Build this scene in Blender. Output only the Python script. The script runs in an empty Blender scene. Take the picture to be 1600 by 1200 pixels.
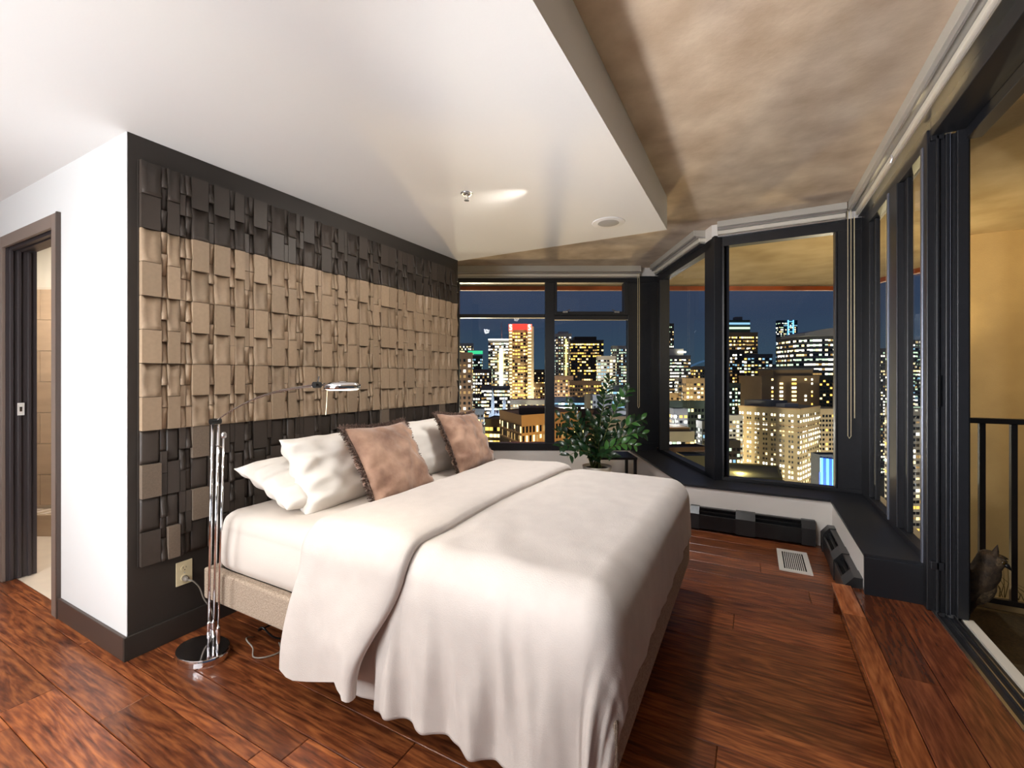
import bpy, bmesh, math, random
from mathutils import Vector, Matrix, noise
random.seed(7)
PI = math.pi
C = bpy.context.scene.collection
# ------------------------------------------------------------------ camera frame (the outdoor geometry runs square to it)
TH = math.radians(28.4); CT, ST = math.cos(TH), math.sin(TH); EYE = 1.3; FP = 695.0; HZ = 587.0
def W(lat, dep, z=0.0):
    return Vector((lat*CT - dep*ST, lat*ST + dep*CT, z))
cam = bpy.data.cameras.new('camera'); cam.sensor_width = 36; cam.lens = FP/1600*36; cam.shift_y = -(600-HZ)/1600.0
cam.clip_start = .05; cam.clip_end = 4000
co = bpy.data.objects.new('camera', cam); C.objects.link(co); co.location = (0, 0, EYE); co.rotation_euler = (PI/2, 0, TH)
bpy.context.scene.camera = co
vs = bpy.context.scene.view_settings
vs.view_transform = 'Standard'; vs.look = 'None'; vs.exposure = 0.3; vs.gamma = 1.0; vs.use_curve_mapping = False

# ------------------------------------------------------------------ world: night sky over the city
w = bpy.data.worlds.new('night_sky'); bpy.context.scene.world = w; w.use_nodes = True
nt = w.node_tree; nt.nodes.clear()
tc = nt.nodes.new('ShaderNodeTexCoord'); sx = nt.nodes.new('ShaderNodeSeparateXYZ'); cr = nt.nodes.new('ShaderNodeValToRGB')
bg = nt.nodes.new('ShaderNodeBackground'); ow = nt.nodes.new('ShaderNodeOutputWorld')
nt.links.new(tc.outputs['Generated'], sx.inputs[0]); nt.links.new(sx.outputs['Z'], cr.inputs[0])
nt.links.new(cr.outputs[0], bg.inputs[0]); nt.links.new(bg.outputs[0], ow.inputs[0]); bg.inputs[1].default_value = 1.0
cr.color_ramp.elements[0].position = 0.0; cr.color_ramp.elements[0].color = (.030, .060, .088, 1)
cr.color_ramp.elements[1].position = .3; cr.color_ramp.elements[1].color = (.038, .047, .092, 1)
e = cr.color_ramp.elements.new(.12); e.color = (.026, .043, .080, 1)

# ------------------------------------------------------------------ room lamps, plus unseen fill lights added to even out the brightness
def area(name, loc, target, size, power, col, sy=None):
    l = bpy.data.lights.new(name, 'AREA'); l.size = size; l.energy = power; l.color = col
    if sy: l.shape = 'RECTANGLE'; l.size_y = sy
    o = bpy.data.objects.new(name, l); C.objects.link(o); o.location = loc
    o.rotation_euler = (Vector(target)-Vector(loc)).to_track_quat('-Z', 'Y').to_euler()
    return o
def spot(name, loc, target, power, col, ang=100, r=.06, blend=.6):
    l = bpy.data.lights.new(name, 'SPOT'); l.energy = power; l.color = col; l.spot_size = math.radians(ang); l.spot_blend = blend; l.shadow_soft_size = r
    o = bpy.data.objects.new(name, l); C.objects.link(o); o.location = loc
    o.rotation_euler = (Vector(target)-Vector(loc)).to_track_quat('-Z', 'Y').to_euler()
    return o
WARM = (1.0, .92, .83); SOFT = (.97, .985, 1.0)
area('soft_fill_area', (-1.9, -1.6, 2.38), (-1.9, .2, 0), 1.8, 68, SOFT)  # unseen soft fill added behind the camera for even light
spot('downlight_left', (-1.9, .1, 2.38), (-2.0, 1.3, .3), 24, WARM, 130, .07)
spot('downlight_right', (-.8, .2, 2.38), (-.8, 1.6, .3), 14, SOFT, 130, .07)
spot('far_fill_spot', (-.75, 2.7, 2.395), (-.5, 3.3, 0), 62, SOFT, 150, .06)  # added fill for the far bed end and window walls, no fitting there
spot('wall_washer', (-1.2, 2.4, 2.395), (-2.5, 2.5, 1.0), 40, WARM, 130, .05)
spot('downlight_hall', (-2.7, -.5, 2.38), (-2.5, .35, 0), 60, WARM, 84, .08)
area('ceiling_fill_area', (-1.9, -1.2, .9), (-2.0, .2, 2.4), 1.2, 66, SOFT)  # unseen upward fill, added to brighten the white ceiling
spot('concrete_fill_spot', (-1.5, -.3, 1.05), (.8, 3.4, 2.2), 240, (.98, .97, 1), 72, .10, 1.0)  # unseen spot added to brighten the concrete ceiling
area('bathroom_light', (-4.4, 1.32, 2.35), (-4.6, 1.32, 0), .3, 22, WARM)
spot('balcony_light', (2.9, 3.9, 2.5), (2.2, 5.9, .9), 85, (1.0, .78, .46), 160, .1)
spot('balcony_light_far', (1.3, 5.6, 1.2), (.6, 6.0, 2.7), 48, (1.0, .80, .46), 165, .1)

# ------------------------------------------------------------------ materials
MATS = {}
def rgb(h):
    def f(c):
        c /= 255.0
        return c/12.92 if c <= .04045 else ((c+.055)/1.055)**2.4
    return (f(h[0]), f(h[1]), f(h[2]), 1)
def mat(name, col, rough=.5, metal=0, var=0.0, nscale=8, bump=0.0, bscale=60, rnd=0.0, col2=None, coat=0, spec=None, emit=None, es=0, stretch=None, sheen=0, detail=4):
    """principled material, base colour mixed by noise; rnd = value jitter per object"""
    if name in MATS: return MATS[name]
    m = bpy.data.materials.new(name); m.use_nodes = True; N = m.node_tree.nodes; L = m.node_tree.links
    b = N['Principled BSDF']; col = tuple(col); c4 = col if len(col) == 4 else (*col, 1)
    b.inputs['Base Color'].default_value = c4; b.inputs['Roughness'].default_value = rough; b.inputs['Metallic'].default_value = metal
    if coat: b.inputs['Coat Weight'].default_value = coat
    if spec is not None: b.inputs['Specular IOR Level'].default_value = spec
    if sheen: b.inputs['Sheen Weight'].default_value = sheen; b.inputs['Sheen Roughness'].default_value = .4
    if emit: b.inputs['Emission Color'].default_value = emit; b.inputs['Emission Strength'].default_value = es
    src = None
    if var or col2 or bump:
        t = N.new('ShaderNodeTexCoord'); mp = N.new('ShaderNodeMapping'); L.new(t.outputs['Object'], mp.inputs[0])
        if stretch: mp.inputs['Scale'].default_value = stretch
    if var or col2:
        nz = N.new('ShaderNodeTexNoise'); nz.inputs['Scale'].default_value = nscale; nz.inputs['Detail'].default_value = detail; L.new(mp.outputs[0], nz.inputs['Vector'])
        rp = N.new('ShaderNodeValToRGB'); L.new(nz.outputs[0], rp.inputs[0])
        rp.color_ramp.elements[0].position = .3; rp.color_ramp.elements[1].position = .7
        if col2: a, d = c4, (*col2[:3], 1)
        else: a, d = tuple(x*(1-var) for x in c4[:3])+(1,), tuple(min(1, x*(1+var)) for x in c4[:3])+(1,)
        rp.color_ramp.elements[0].color = a; rp.color_ramp.elements[1].color = d; src = rp.outputs[0]
    if rnd:
        oi = N.new('ShaderNodeObjectInfo'); mr = N.new('ShaderNodeMapRange'); L.new(oi.outputs['Random'], mr.inputs[0])
        mr.inputs[3].default_value = 1-rnd; mr.inputs[4].default_value = 1+rnd
        hs = N.new('ShaderNodeHueSaturation'); L.new(mr.outputs[0], hs.inputs['Value'])
        if src: L.new(src, hs.inputs['Color'])
        else: hs.inputs['Color'].default_value = c4
        src = hs.outputs[0]
    if src: L.new(src, b.inputs['Base Color'])
    if bump:
        n2 = N.new('ShaderNodeTexNoise'); n2.inputs['Scale'].default_value = bscale; n2.inputs['Detail'].default_value = 5; L.new(mp.outputs[0], n2.inputs['Vector'])
        bp = N.new('ShaderNodeBump'); bp.inputs['Strength'].default_value = bump; bp.inputs['Distance'].default_value = .01
        L.new(n2.outputs[0], bp.inputs['Height']); L.new(bp.outputs[0], b.inputs['Normal'])
    MATS[name] = m; return m
def wood(name, dark, mid, light, along='X', rough=.28):
    """hand-scraped hardwood: long grain rings, knots, per-plank tone"""
    m = bpy.data.materials.new(name); m.use_nodes = True; N = m.node_tree.nodes; L = m.node_tree.links; b = N['Principled BSDF']
    t = N.new('ShaderNodeTexCoord'); oi = N.new('ShaderNodeObjectInfo'); mp = N.new('ShaderNodeMapping'); L.new(t.outputs['Object'], mp.inputs[0])
    sc = (1.5, 13, 13) if along == 'X' else (13, 1.5, 13); mp.inputs['Scale'].default_value = sc
    ml = N.new('ShaderNodeMath'); ml.operation = 'MULTIPLY'; ml.inputs[1].default_value = 37.0; L.new(oi.outputs['Random'], ml.inputs[0])
    cx = N.new('ShaderNodeCombineXYZ'); [L.new(ml.outputs[0], cx.inputs[i]) for i in range(3)]; L.new(cx.outputs[0], mp.inputs['Location'])
    nz = N.new('ShaderNodeTexNoise'); nz.inputs['Scale'].default_value = 1.0; nz.inputs['Detail'].default_value = 3; nz.inputs['Distortion'].default_value = .9; L.new(mp.outputs[0], nz.inputs[0])
    m5 = N.new('ShaderNodeMath'); m5.operation = 'MULTIPLY'; m5.inputs[1].default_value = 7.0; L.new(nz.outputs[0], m5.inputs[0])
    fr = N.new('ShaderNodeMath'); fr.operation = 'PINGPONG'; fr.inputs[1].default_value = .5; L.new(m5.outputs[0], fr.inputs[0])
    n2 = N.new('ShaderNodeTexNoise'); n2.inputs['Scale'].default_value = 5; n2.inputs['Detail'].default_value = 6; L.new(mp.outputs[0], n2.inputs[0])
    ad = N.new('ShaderNodeMath'); ad.operation = 'MULTIPLY_ADD'; ad.inputs[1].default_value = .35; L.new(fr.outputs[0], ad.inputs[0]); 
    m6 = N.new('ShaderNodeMath'); m6.operation = 'MULTIPLY'; m6.inputs[1].default_value = .9; L.new(n2.outputs[0], m6.inputs[0]); L.new(m6.outputs[0], ad.inputs[2])
    rp = N.new('ShaderNodeValToRGB'); L.new(ad.outputs[0], rp.inputs[0])
    rp.color_ramp.elements[0].position = .28; rp.color_ramp.elements[0].color = dark; rp.color_ramp.elements[1].position = .78; rp.color_ramp.elements[1].color = light
    q = rp.color_ramp.elements.new(.5); q.color = mid
    hs = N.new('ShaderNodeHueSaturation'); mr = N.new('ShaderNodeMapRange'); L.new(oi.outputs['Random'], mr.inputs[0]); mr.inputs[3].default_value = .6; mr.inputs[4].default_value = 1.28
    L.new(mr.outputs[0], hs.inputs['Value']); L.new(rp.outputs[0], hs.inputs['Color']); L.new(hs.outputs[0], b.inputs['Base Color'])
    b.inputs['Roughness'].default_value = rough; b.inputs['Specular IOR Level'].default_value = .45
    bp = N.new('ShaderNodeBump'); bp.inputs['Strength'].default_value = .22; bp.inputs['Distance'].default_value = .006; L.new(n2.outputs[0], bp.inputs['Height']); L.new(bp.outputs[0], b.inputs['Normal'])
    return m
M_WOOD = wood('brown_plank_wood', rgb((70, 34, 20)), rgb((120, 64, 37)), rgb((174, 104, 58)))
M_WOODY = wood('step_wood', rgb((78, 40, 26)), rgb((106, 56, 34)), rgb((140, 80, 48)), 'Y', .2)
M_WHITE = mat('white_paint', rgb((226, 227, 227)), .6, bump=.03, bscale=120)
M_CEIL = mat('ceiling_paint', rgb((228, 227, 225)), .65, bump=.03, bscale=90)
M_TRIM = mat('brown_trim_paint', rgb((72, 60, 54)), .4)
M_TRIML = mat('taupe_trim_paint', rgb((128, 112, 102)), .4)
M_DARKWALL = mat('dark_brown_paint', rgb((48, 42, 37)), .55, bump=.05, bscale=200)
M_JAMB = mat('dark_jamb_paint', rgb((64, 57, 58)), .45)
M_BLACK = mat('black_metal', rgb((33, 34, 38)), .38, var=.1, nscale=30)
M_SILL = mat('black_sill_laminate', rgb((40, 42, 47)), .4, bump=.04, bscale=400)
M_GREYEDGE = mat('lit_metal_edge', rgb((120, 125, 138)), .35, .6)  # blue-grey stands in for light caught along the black frame edges
M_CONC = mat('raw_concrete', rgb((190, 168, 144)), .85, col2=rgb((226, 208, 186)), nscale=4.0, bump=.16, bscale=40, detail=9)
M_CONC2 = mat('balcony_concrete', rgb((176, 150, 104)), .9, col2=rgb((204, 180, 134)), nscale=2.5, bump=.3, bscale=45, detail=9)
M_STUCCO = mat('tan_stucco', rgb((186, 158, 108)), .9, var=.1, nscale=3, bump=.2, bscale=120)
M_ORANGE = mat('orange_slab_edge', rgb((176, 84, 34)), .5, var=.25, nscale=3)  # orange-brown colour of the band along the slab edge
M_TILE_D = mat('dark_brown_leather_tile', rgb((60, 52, 46)), .5, rnd=.22, var=.06, nscale=40, bump=.05, bscale=300)
M_TILE_T = mat('tan_leather_tile', rgb((160, 138, 114)), .55, rnd=.12, var=.05, nscale=60, bump=.05, bscale=300)
M_TILE_G = mat('grey_brown_suede_tile', rgb((112, 98, 84)), .8, rnd=.05, var=.12, nscale=180, bump=.1, bscale=400)
M_CHROME = mat('chrome', (.82, .82, .84, 1), .07, 1)
M_STEEL = mat('brushed_metal', (.55, .55, .56, 1), .3, 1)
M_LINEN = mat('oatmeal_linen', rgb((202, 193, 186)), .85, var=.035, nscale=14, bump=.18, bscale=260, sheen=.15)
M_SHEET = mat('ivory_cotton', rgb((208, 199, 190)), .8, bump=.06, bscale=200)
M_PILLOW = mat('white_cotton', rgb((220, 214, 206)), .8, bump=.06, bscale=160)
M_STITCH = mat('hem_stitch', rgb((178, 162, 142)), .9)
M_TWEED = mat('beige_tweed', rgb((142, 124, 108)), .95, col2=rgb((190, 172, 152)), nscale=160, bump=.5, bscale=320)
M_VELVET = mat('taupe_velvet', rgb((120, 86, 68)), .75, col2=rgb((182, 146, 122)), nscale=9, bump=.25, bscale=30, sheen=.6, detail=6)
M_FRINGE = mat('brown_fringe', rgb((62, 46, 40)), .9, col2=rgb((128, 106, 94)), nscale=140)
M_PLASTIC = mat('almond_plastic', rgb((222, 208, 170)), .35)
M_BLKPL = mat('black_plastic', rgb((14, 14, 14)), .4)
M_CABLE = mat('clear_grey_cable', rgb((128, 120, 110)), .3)
M_CASSETTE = mat('grey_blind_aluminium', rgb((190, 186, 176)), .7)
M_WBAND = mat('white_trim_paint', rgb((240, 236, 230)), .8)
M_CREAM = mat('cream_paint', rgb((222, 216, 202)), .7)
M_HEAT = mat('black_heater_enamel', rgb((30, 31, 33)), .35, var=.3, nscale=14)
M_HEATC = mat('grey_heater_cap', rgb((48, 49, 51)), .32)
M_VENT = mat('white_register', rgb((236, 232, 226)), .4)
M_VOID = mat('dark_duct', rgb((12, 11, 10)), .9)
M_BTILE = mat('beige_bath_tile', rgb((184, 160, 134)), .4, var=.08, nscale=3, stretch=(1, 1, 5), rnd=.05)
M_GROUT = mat('pale_grout', rgb((216, 206, 190)), .9)
M_BFLOOR = mat('cream_bath_tile', rgb((222, 208, 190)), .35, var=.04)
M_CARPET = mat('olive_carpet', rgb((74, 60, 34)), .95, var=.3, nscale=90, bump=.5, bscale=200)
M_RAIL = mat('brown_black_rail', rgb((34, 28, 24)), .4)
M_LEAF = mat('glossy_green_leaf', rgb((20, 48, 24)), .28, rnd=.3, var=.2, nscale=30)
M_LEAF2 = mat('young_green_leaf', rgb((56, 100, 44)), .3, rnd=.3)
M_STEM = mat('plant_stem', rgb((84, 96, 48)), .5)
M_POT = mat('pale_ceramic', rgb((206, 200, 190)), .35)
M_SOIL = mat('potting_soil', rgb((40, 30, 22)), .95)
M_OWL = mat('owl_brown', rgb((32, 24, 16)), .8, col2=rgb((78, 60, 40)), nscale=26, bump=.6, bscale=60)
M_OWLB = mat('owl_breast', rgb((50, 38, 26)), .8, col2=rgb((112, 92, 64)), nscale=60, bump=.6, bscale=80)
M_EYE = mat('owl_eye', rgb((60, 44, 14)), .15)
M_SPK = mat('speaker_grille', rgb((178, 176, 174)), .6, bump=.4, bscale=700)
M_GRASS = mat('dry_grass', rgb((96, 84, 40)), .8)
def glass_mat():
    m = bpy.data.materials.new('window_glass'); m.use_nodes = True; N = m.node_tree.nodes; L = m.node_tree.links; N.clear()
    o = N.new('ShaderNodeOutputMaterial'); t = N.new('ShaderNodeBsdfTransparent'); g = N.new('ShaderNodeBsdfGlossy'); f = N.new('ShaderNodeFresnel'); x = N.new('ShaderNodeMixShader')
    t.inputs[0].default_value = (.97, .98, .98, 1); g.inputs['Roughness'].default_value = .0; f.inputs[0].default_value = 1.38
    ge = N.new('ShaderNodeNewGeometry'); inv = N.new('ShaderNodeMath'); inv.operation = 'SUBTRACT'; inv.inputs[0].default_value = 1; L.new(ge.outputs['Backfacing'], inv.inputs[1]); mu = N.new('ShaderNodeMath'); mu.operation = 'MULTIPLY'; L.new(f.outputs[0], mu.inputs[0]); L.new(inv.outputs[0], mu.inputs[1])
    L.new(mu.outputs[0], x.inputs[0]); L.new(t.outputs[0], x.inputs[1]); L.new(g.outputs[0], x.inputs[2]); L.new(x.outputs[0], o.inputs[0]); return m
M_GLASS = glass_mat()
def lit(name, col, s):
    return mat(name, (.02, .02, .02, 1), .5, emit=rgb(col), es=s)

# ------------------------------------------------------------------ mesh helpers
class MB:
    def __init__(s): s.v = []; s.f = []; s.mi = []
    def add(s, vs_, fs_, mi=0):
        n = len(s.v); s.v += [Vector(v) for v in vs_]; s.f += [tuple(i+n for i in f) for f in fs_]; s.mi += [mi]*len(fs_); return s
    def box(s, x0, x1, y0, y1, z0, z1, T=None, mi=0):
        p = [Vector((x, y, z)) for z in (z0, z1) for y in (y0, y1) for x in (x0, x1)]
        if T: p = [T(v) if callable(T) else T @ v for v in p]
        return s.add(p, [(0, 2, 3, 1), (4, 5, 7, 6), (0, 1, 5, 4), (2, 6, 7, 3), (0, 4, 6, 2), (1, 3, 7, 5)], mi)
    def prism(s, poly, z0, z1, mi=0):
        n = len(poly); ar = sum(poly[i][0]*poly[(i+1) % n][1]-poly[(i+1) % n][0]*poly[i][1] for i in range(n))
        if ar < 0: poly = list(reversed(poly))
        vs_ = [Vector((p[0], p[1], z0)) for p in poly]+[Vector((p[0], p[1], z1)) for p in poly]
        fs_ = [tuple(reversed(range(n))), tuple(range(n, 2*n))]+[(i, (i+1) % n, n+(i+1) % n, n+i) for i in range(n)]
        return s.add(vs_, fs_, mi)
    def tube(s, path, r, n=8, mi=0, closed=False):
        path = [Vector(p) for p in path]; m = len(path); rs = r if isinstance(r, (list, tuple)) else [r]*m; vs_ = []; up = None
        for i, p in enumerate(path):
            if closed: d = path[(i+1) % m]-path[i-1]
            else: d = path[min(i+1, m-1)]-path[max(i-1, 0)]
            d.normalize()
            if up is None: up = Vector((0, 0, 1)) if abs(d.z) < .9 else Vector((1, 0, 0))
            a = d.cross(up).normalized(); b = a.cross(d).normalized(); up = b
            for k in range(n):
                t = 2*PI*k/n; vs_.append(p+a*math.cos(t)*rs[i]+b*math.sin(t)*rs[i])
        fs_ = []
        for i in range(m if closed else m-1):
            j = (i+1) % m
            for k in range(n): fs_.append((i*n+k, i*n+(k+1) % n, j*n+(k+1) % n, j*n+k))
        if not closed: fs_ += [tuple(reversed(range(n))), tuple((m-1)*n+k for k in range(n))]
        return s.add(vs_, fs_, mi)
    def lathe(s, prof, c=(0, 0, 0), n=24, mi=0, sx=1, sy=1, M=None):
        c = Vector(c); vs_ = []; m = len(prof)
        for r, z in prof:
            for k in range(n):
                t = 2*PI*k/n; v = Vector((r*math.cos(t)*sx, r*math.sin(t)*sy, z))
                vs_.append(c+(M @ v if M else v))
        fs_ = [(i*n+k, i*n+(k+1) % n, (i+1)*n+(k+1) % n, (i+1)*n+k) for i in range(m-1) for k in range(n)]
        fs_ += [tuple(reversed(range(n))), tuple((m-1)*n+k for k in range(n))]
        return s.add(vs_, fs_, mi)
    def ball(s, c, rx, ry, rz, M=None, n=16, m=10, mi=0):
        return s.lathe([(math.sin(PI*max(.001, min(.999, i/m))), -math.cos(PI*i/m)) for i in range(m+1)], (0, 0, 0), n, mi) if False else s._ball(c, rx, ry, rz, M, n, m, mi)
    def _ball(s, c, rx, ry, rz, M, n, m, mi):
        vs_ = []; c = Vector(c)
        for i in range(m+1):
            a = PI*(i+.0)/m; a = max(.03, min(PI-.03, a))
            for k in range(n):
                t = 2*PI*k/n; v = Vector((rx*math.sin(a)*math.cos(t), ry*math.sin(a)*math.sin(t), -rz*math.cos(a))); vs_.append(c+(M @ v if M else v))
        fs_ = [(i*n+k, i*n+(k+1) % n, (i+1)*n+(k+1) % n, (i+1)*n+k) for i in range(m) for k in range(n)]
        fs_ += [tuple(reversed(range(n))), tuple(m*n+k for k in range(n))]
        return s.add(vs_, fs_, mi)
    def grid(s, fn, nu, nv, mi=0):
        return s.add([fn(i/nu, j/nv) for i in range(nu+1) for j in range(nv+1)],
                     [(i*(nv+1)+j, (i+1)*(nv+1)+j, (i+1)*(nv+1)+j+1, i*(nv+1)+j+1) for i in range(nu) for j in range(nv)], mi)
ROOT = {}
def mesh_of(name, mb, mats, smooth=False, off=None):
    me = bpy.data.meshes.new(name); v = [tuple(p-off) for p in mb.v] if off is not None else [tuple(p) for p in mb.v]
    me.from_pydata(v, [], mb.f); mats = mats if isinstance(mats, (list, tuple)) else [mats]
    for m in mats: me.materials.append(m)
    if len(mats) > 1: me.polygons.foreach_set('material_index', mb.mi)
    if smooth: me.polygons.foreach_set('use_smooth', [True]*len(me.polygons))
    me.update(); return me
def tag(o, label=None, cat=None, group=None, kind=None):
    if label: o['label'] = label
    if cat: o['category'] = cat
    if group: o['group'] = group
    if kind: o['kind'] = kind
    return o
def thing(name, label, cat, loc=(0, 0, 0), group=None):
    o = bpy.data.objects.new(name, None); C.objects.link(o); o.location = loc; o.empty_display_size = .1
    ROOT[o] = Vector(loc); return tag(o, label, cat, group)
def obj(name, mb, m, parent=None, smooth=False, bevel=0, seg=2, kind=None, label=None, auto=False):
    """mesh given in world coordinates; under a parent it is stored relative to that thing's base"""
    if parent is not None: off = ROOT[parent]
    else:
        xs = [p.x for p in mb.v]; ys = [p.y for p in mb.v]; zs = [p.z for p in mb.v]
        off = Vector(((min(xs)+max(xs))/2, (min(ys)+max(ys))/2, min(zs)))
    o = bpy.data.objects.new(name, mesh_of(name, mb, m, smooth, off)); C.objects.link(o)
    if parent is not None: o.parent = parent; ROOT[o] = off
    else: o.location = off; ROOT[o] = off
    if bevel:
        b = o.modifiers.new('bevel', 'BEVEL'); b.width = bevel; b.segments = seg; b.limit_method = 'ANGLE'; b.harden_normals = False
    return tag(o, label=label, kind=kind)
def struct(name, mb, m, **k):
    return obj(name, mb, m, kind='structure', **k)
def structe(name, loc=(0, 0, 0)):
    o = bpy.data.objects.new(name, None); C.objects.link(o); o.location = loc; o.empty_display_size = .1; ROOT[o] = Vector(loc); o['kind'] = 'structure'; return o
def bx(*a, **k): return MB().box(*a, **k)
def nz(x, y, z=0.0): return noise.noise(Vector((x, y, z)))

# ================================================================== STRUCTURE
WX = -2.515      # face of the tiled wall
WY = .95         # face of the white wall
ZC, ZK = 2.417, 2.668
BZ = -3.4        # the room runs on behind the camera to here
# ---- floor: sub floor and planks
A_l, A_r, A_d = -.95, 1.835, 5.63
pA0, pAB = W(A_l, A_d), W(A_r, A_d)
pBC = Vector((-.309, 4.43, 0)); pCD = Vector((.78, 4.43, 0))
fl = structe('floor', (-1.6, 1, 0))
obj('subfloor', MB().prism([(-6.8, BZ), (.78, BZ), (.78, 4.43), (-.309, 4.43), (pAB.x, pAB.y), (pA0.x, pA0.y), (-2.7, 3.5), (-2.7, WY+.02), (-6.8, WY+.02)], -.12, -.014), M_WOOD, fl)
PW = .165
def plank(x0, x1, y0, y1, m, parent, z=0.0, th=.0135, g=.0022, name='plank'):
    cx, cy = (x0+x1)/2, (y0+y1)/2; mb = MB(); b = .0022
    a, c_ = (x1-x0)/2-g/2, (y1-y0)/2-g/2
    vs_ = [(sx*a, sy*c_, -th) for sx, sy in ((-1, -1), (1, -1), (1, 1), (-1, 1))]+[(sx*a, sy*c_, -b) for sx, sy in ((-1, -1), (1, -1), (1, 1), (-1, 1))]+[(sx*(a-b), sy*(c_-b), 0) for sx, sy in ((-1, -1), (1, -1), (1, 1), (-1, 1))]
    fs_ = [(3, 2, 1, 0), (8, 9, 10, 11)]+[(i, (i+1) % 4, 4+(i+1) % 4, 4+i) for i in range(4)]+[(4+i, 4+(i+1) % 4, 8+(i+1) % 4, 8+i) for i in range(4)]
    mb.add(vs_, fs_); o = bpy.data.objects.new(name, mesh_of(name, mb, m)); C.objects.link(o); o.parent = parent; o.location = Vector((cx, cy, z))-ROOT[parent]; return o
rp_ = random.Random(3)
def bxline(y):   # right-hand limit of the floor at depth y
    return .42 if y < 3.05 else .53
y = .895-PW*12
row = 0
while y < 4.12:
    y1 = y+PW; yc = (y+y1)/2
    xl = -5.6 if yc < WY-.02 else WX; xr = bxline(yc)
    if y < WY < y1: xl = -5.6
    if yc > 3.55:                     # area beyond the tiled wall, along window 1 and 2
        xl = -2.7-(yc-3.5)*.9 if yc < 4.4 else -3.4
    if row == 12: cuts = [-3.9, -2.86, -1.5, -.35]
    elif row == 11: cuts = [-4.2, -2.163, -.7]
    elif row == 10: cuts = [-3.6, -2.55, -1.0]
    elif row == 14: cuts = [-1.72, -.6]
    elif row == 13: cuts = [-2.35, -1.05]
    else:
        cuts = []; x = xl+rp_.uniform(.2, 1.1)
        while x < xr-.2: cuts.append(x); x += rp_.uniform(.7, 1.3)
    if y > 4.0: xr = .5
    e_ = [xl]+[q for q in cuts if xl+.1 < q < xr-.1]+[xr]
    ya = y; yb = y1
    if y < WY < y1: yb = WY       # row meeting the white wall; the doorway strip closes the rest
    for a, b in zip(e_, e_[1:]):
        plank(a, b, ya, yb, M_WOOD, fl)
    if y < WY < y1:
        plank(-4.15, -3.39, WY, WY+.05, M_WOOD, fl); plank(WX, -1.4, WY, y1, M_WOOD, fl); plank(-1.4, xr, WY, y1, M_WOOD, fl)
    y = y1; row += 1
# rows in the far bay beyond the bed
for k in range(9):
    ya = y+k*PW; xa = -3.3+k*.17; xb = -.45-k*.11
    if xb-xa > .3: plank(xa, (xa+xb)/2, ya, ya+PW, M_WOOD, fl); plank((xa+xb)/2, xb, ya, ya+PW, M_WOOD, fl)
# ---- raised step under the sliding door
stp = structe('trim_1', (.58, 0, 0))
obj('step_riser', bx(.43, .8, BZ, 2.99, 0, .133), M_WOODY, stp)
obj('end_return', bx(.39, .53, 2.975, 3.0, 0, .133), M_WOODY, stp)
M_NOSE = wood('nosing_wood', rgb((104, 52, 28)), rgb((146, 80, 42)), rgb((184, 112, 62)), 'Y', .2)
def slab(x0, x1, y0, y1, n='plank'):
    return plank(x0, x1, y0, y1, M_NOSE if n != 'plank' else M_WOODY, stp, z=.152, th=.019, g=.0025, name=n)
for a, b in ((2.66, 3.02), (1.5, 2.66), (.2, 1.5), (-1.2, .2), (-2.4, -1.2), (BZ, -2.4)): slab(.385, .475, a, b, 'nosing_board')
for a, b in ((2.2, 3.0), (.9, 2.2), (-.4, .9), (-1.8, -.4), (BZ, -1.8)): slab(.475, .615, a, b if b < 3 else 3.0)
for a, b in ((1.7, 2.945), (.5, 1.7), (-.9, .5), (-2.1, -.9), (BZ, -2.1)): slab(.615, .775, a, b)
# ---- walls
wl = structe('wall_left', (WX, 2.2, 0))
obj('wall_body', bx(WX-.16, WX, WY+.004, 3.545, 0, ZK), M_DARKWALL, wl)
struct('wall_front', MB().box(-3.28, WX-.16, WY, WY+.14, 0, ZK).box(WX-.16, WX, WY, WY+.003, 0, ZK).box(-6.8, -4.225, WY, WY+.14, 0, ZK).box(-4.225, -3.28, WY, WY+.14, 2.17, ZK), M_WHITE)
struct('wall_corner', MB().prism([(WX-.16, 3.545), (WX-.10, 3.545), (pA0.x+.05, pA0.y+.0), (pA0.x-.1, pA0.y)], 0, ZK), M_WHITE)
struct('wall_back', bx(-6.8, .9, BZ-.12, BZ, 0, ZK), M_WHITE)
struct('wall_hall', bx(-6.9, -6.8, BZ-.12, 5.2, -.02, ZK), M_WHITE)
# baseboards
struct('baseboard_front', bx(-3.28, WX, WY-.014, WY, 0, .108), M_TRIM, bevel=.002)
struct('baseboard_hall', bx(-6.8, -4.29, WY-.014, WY, 0, .108), M_TRIM, bevel=.002)
struct('baseboard_left', bx(WX, WX+.014, WY-.014, 3.545, 0, .108), M_DARKWALL, bevel=.002)
# ---- ceiling: white dropped part and raw concrete slab
struct('ceiling', bx(-6.8, -.575, BZ, 3.56, ZC, ZK+.0), M_CEIL)
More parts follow.
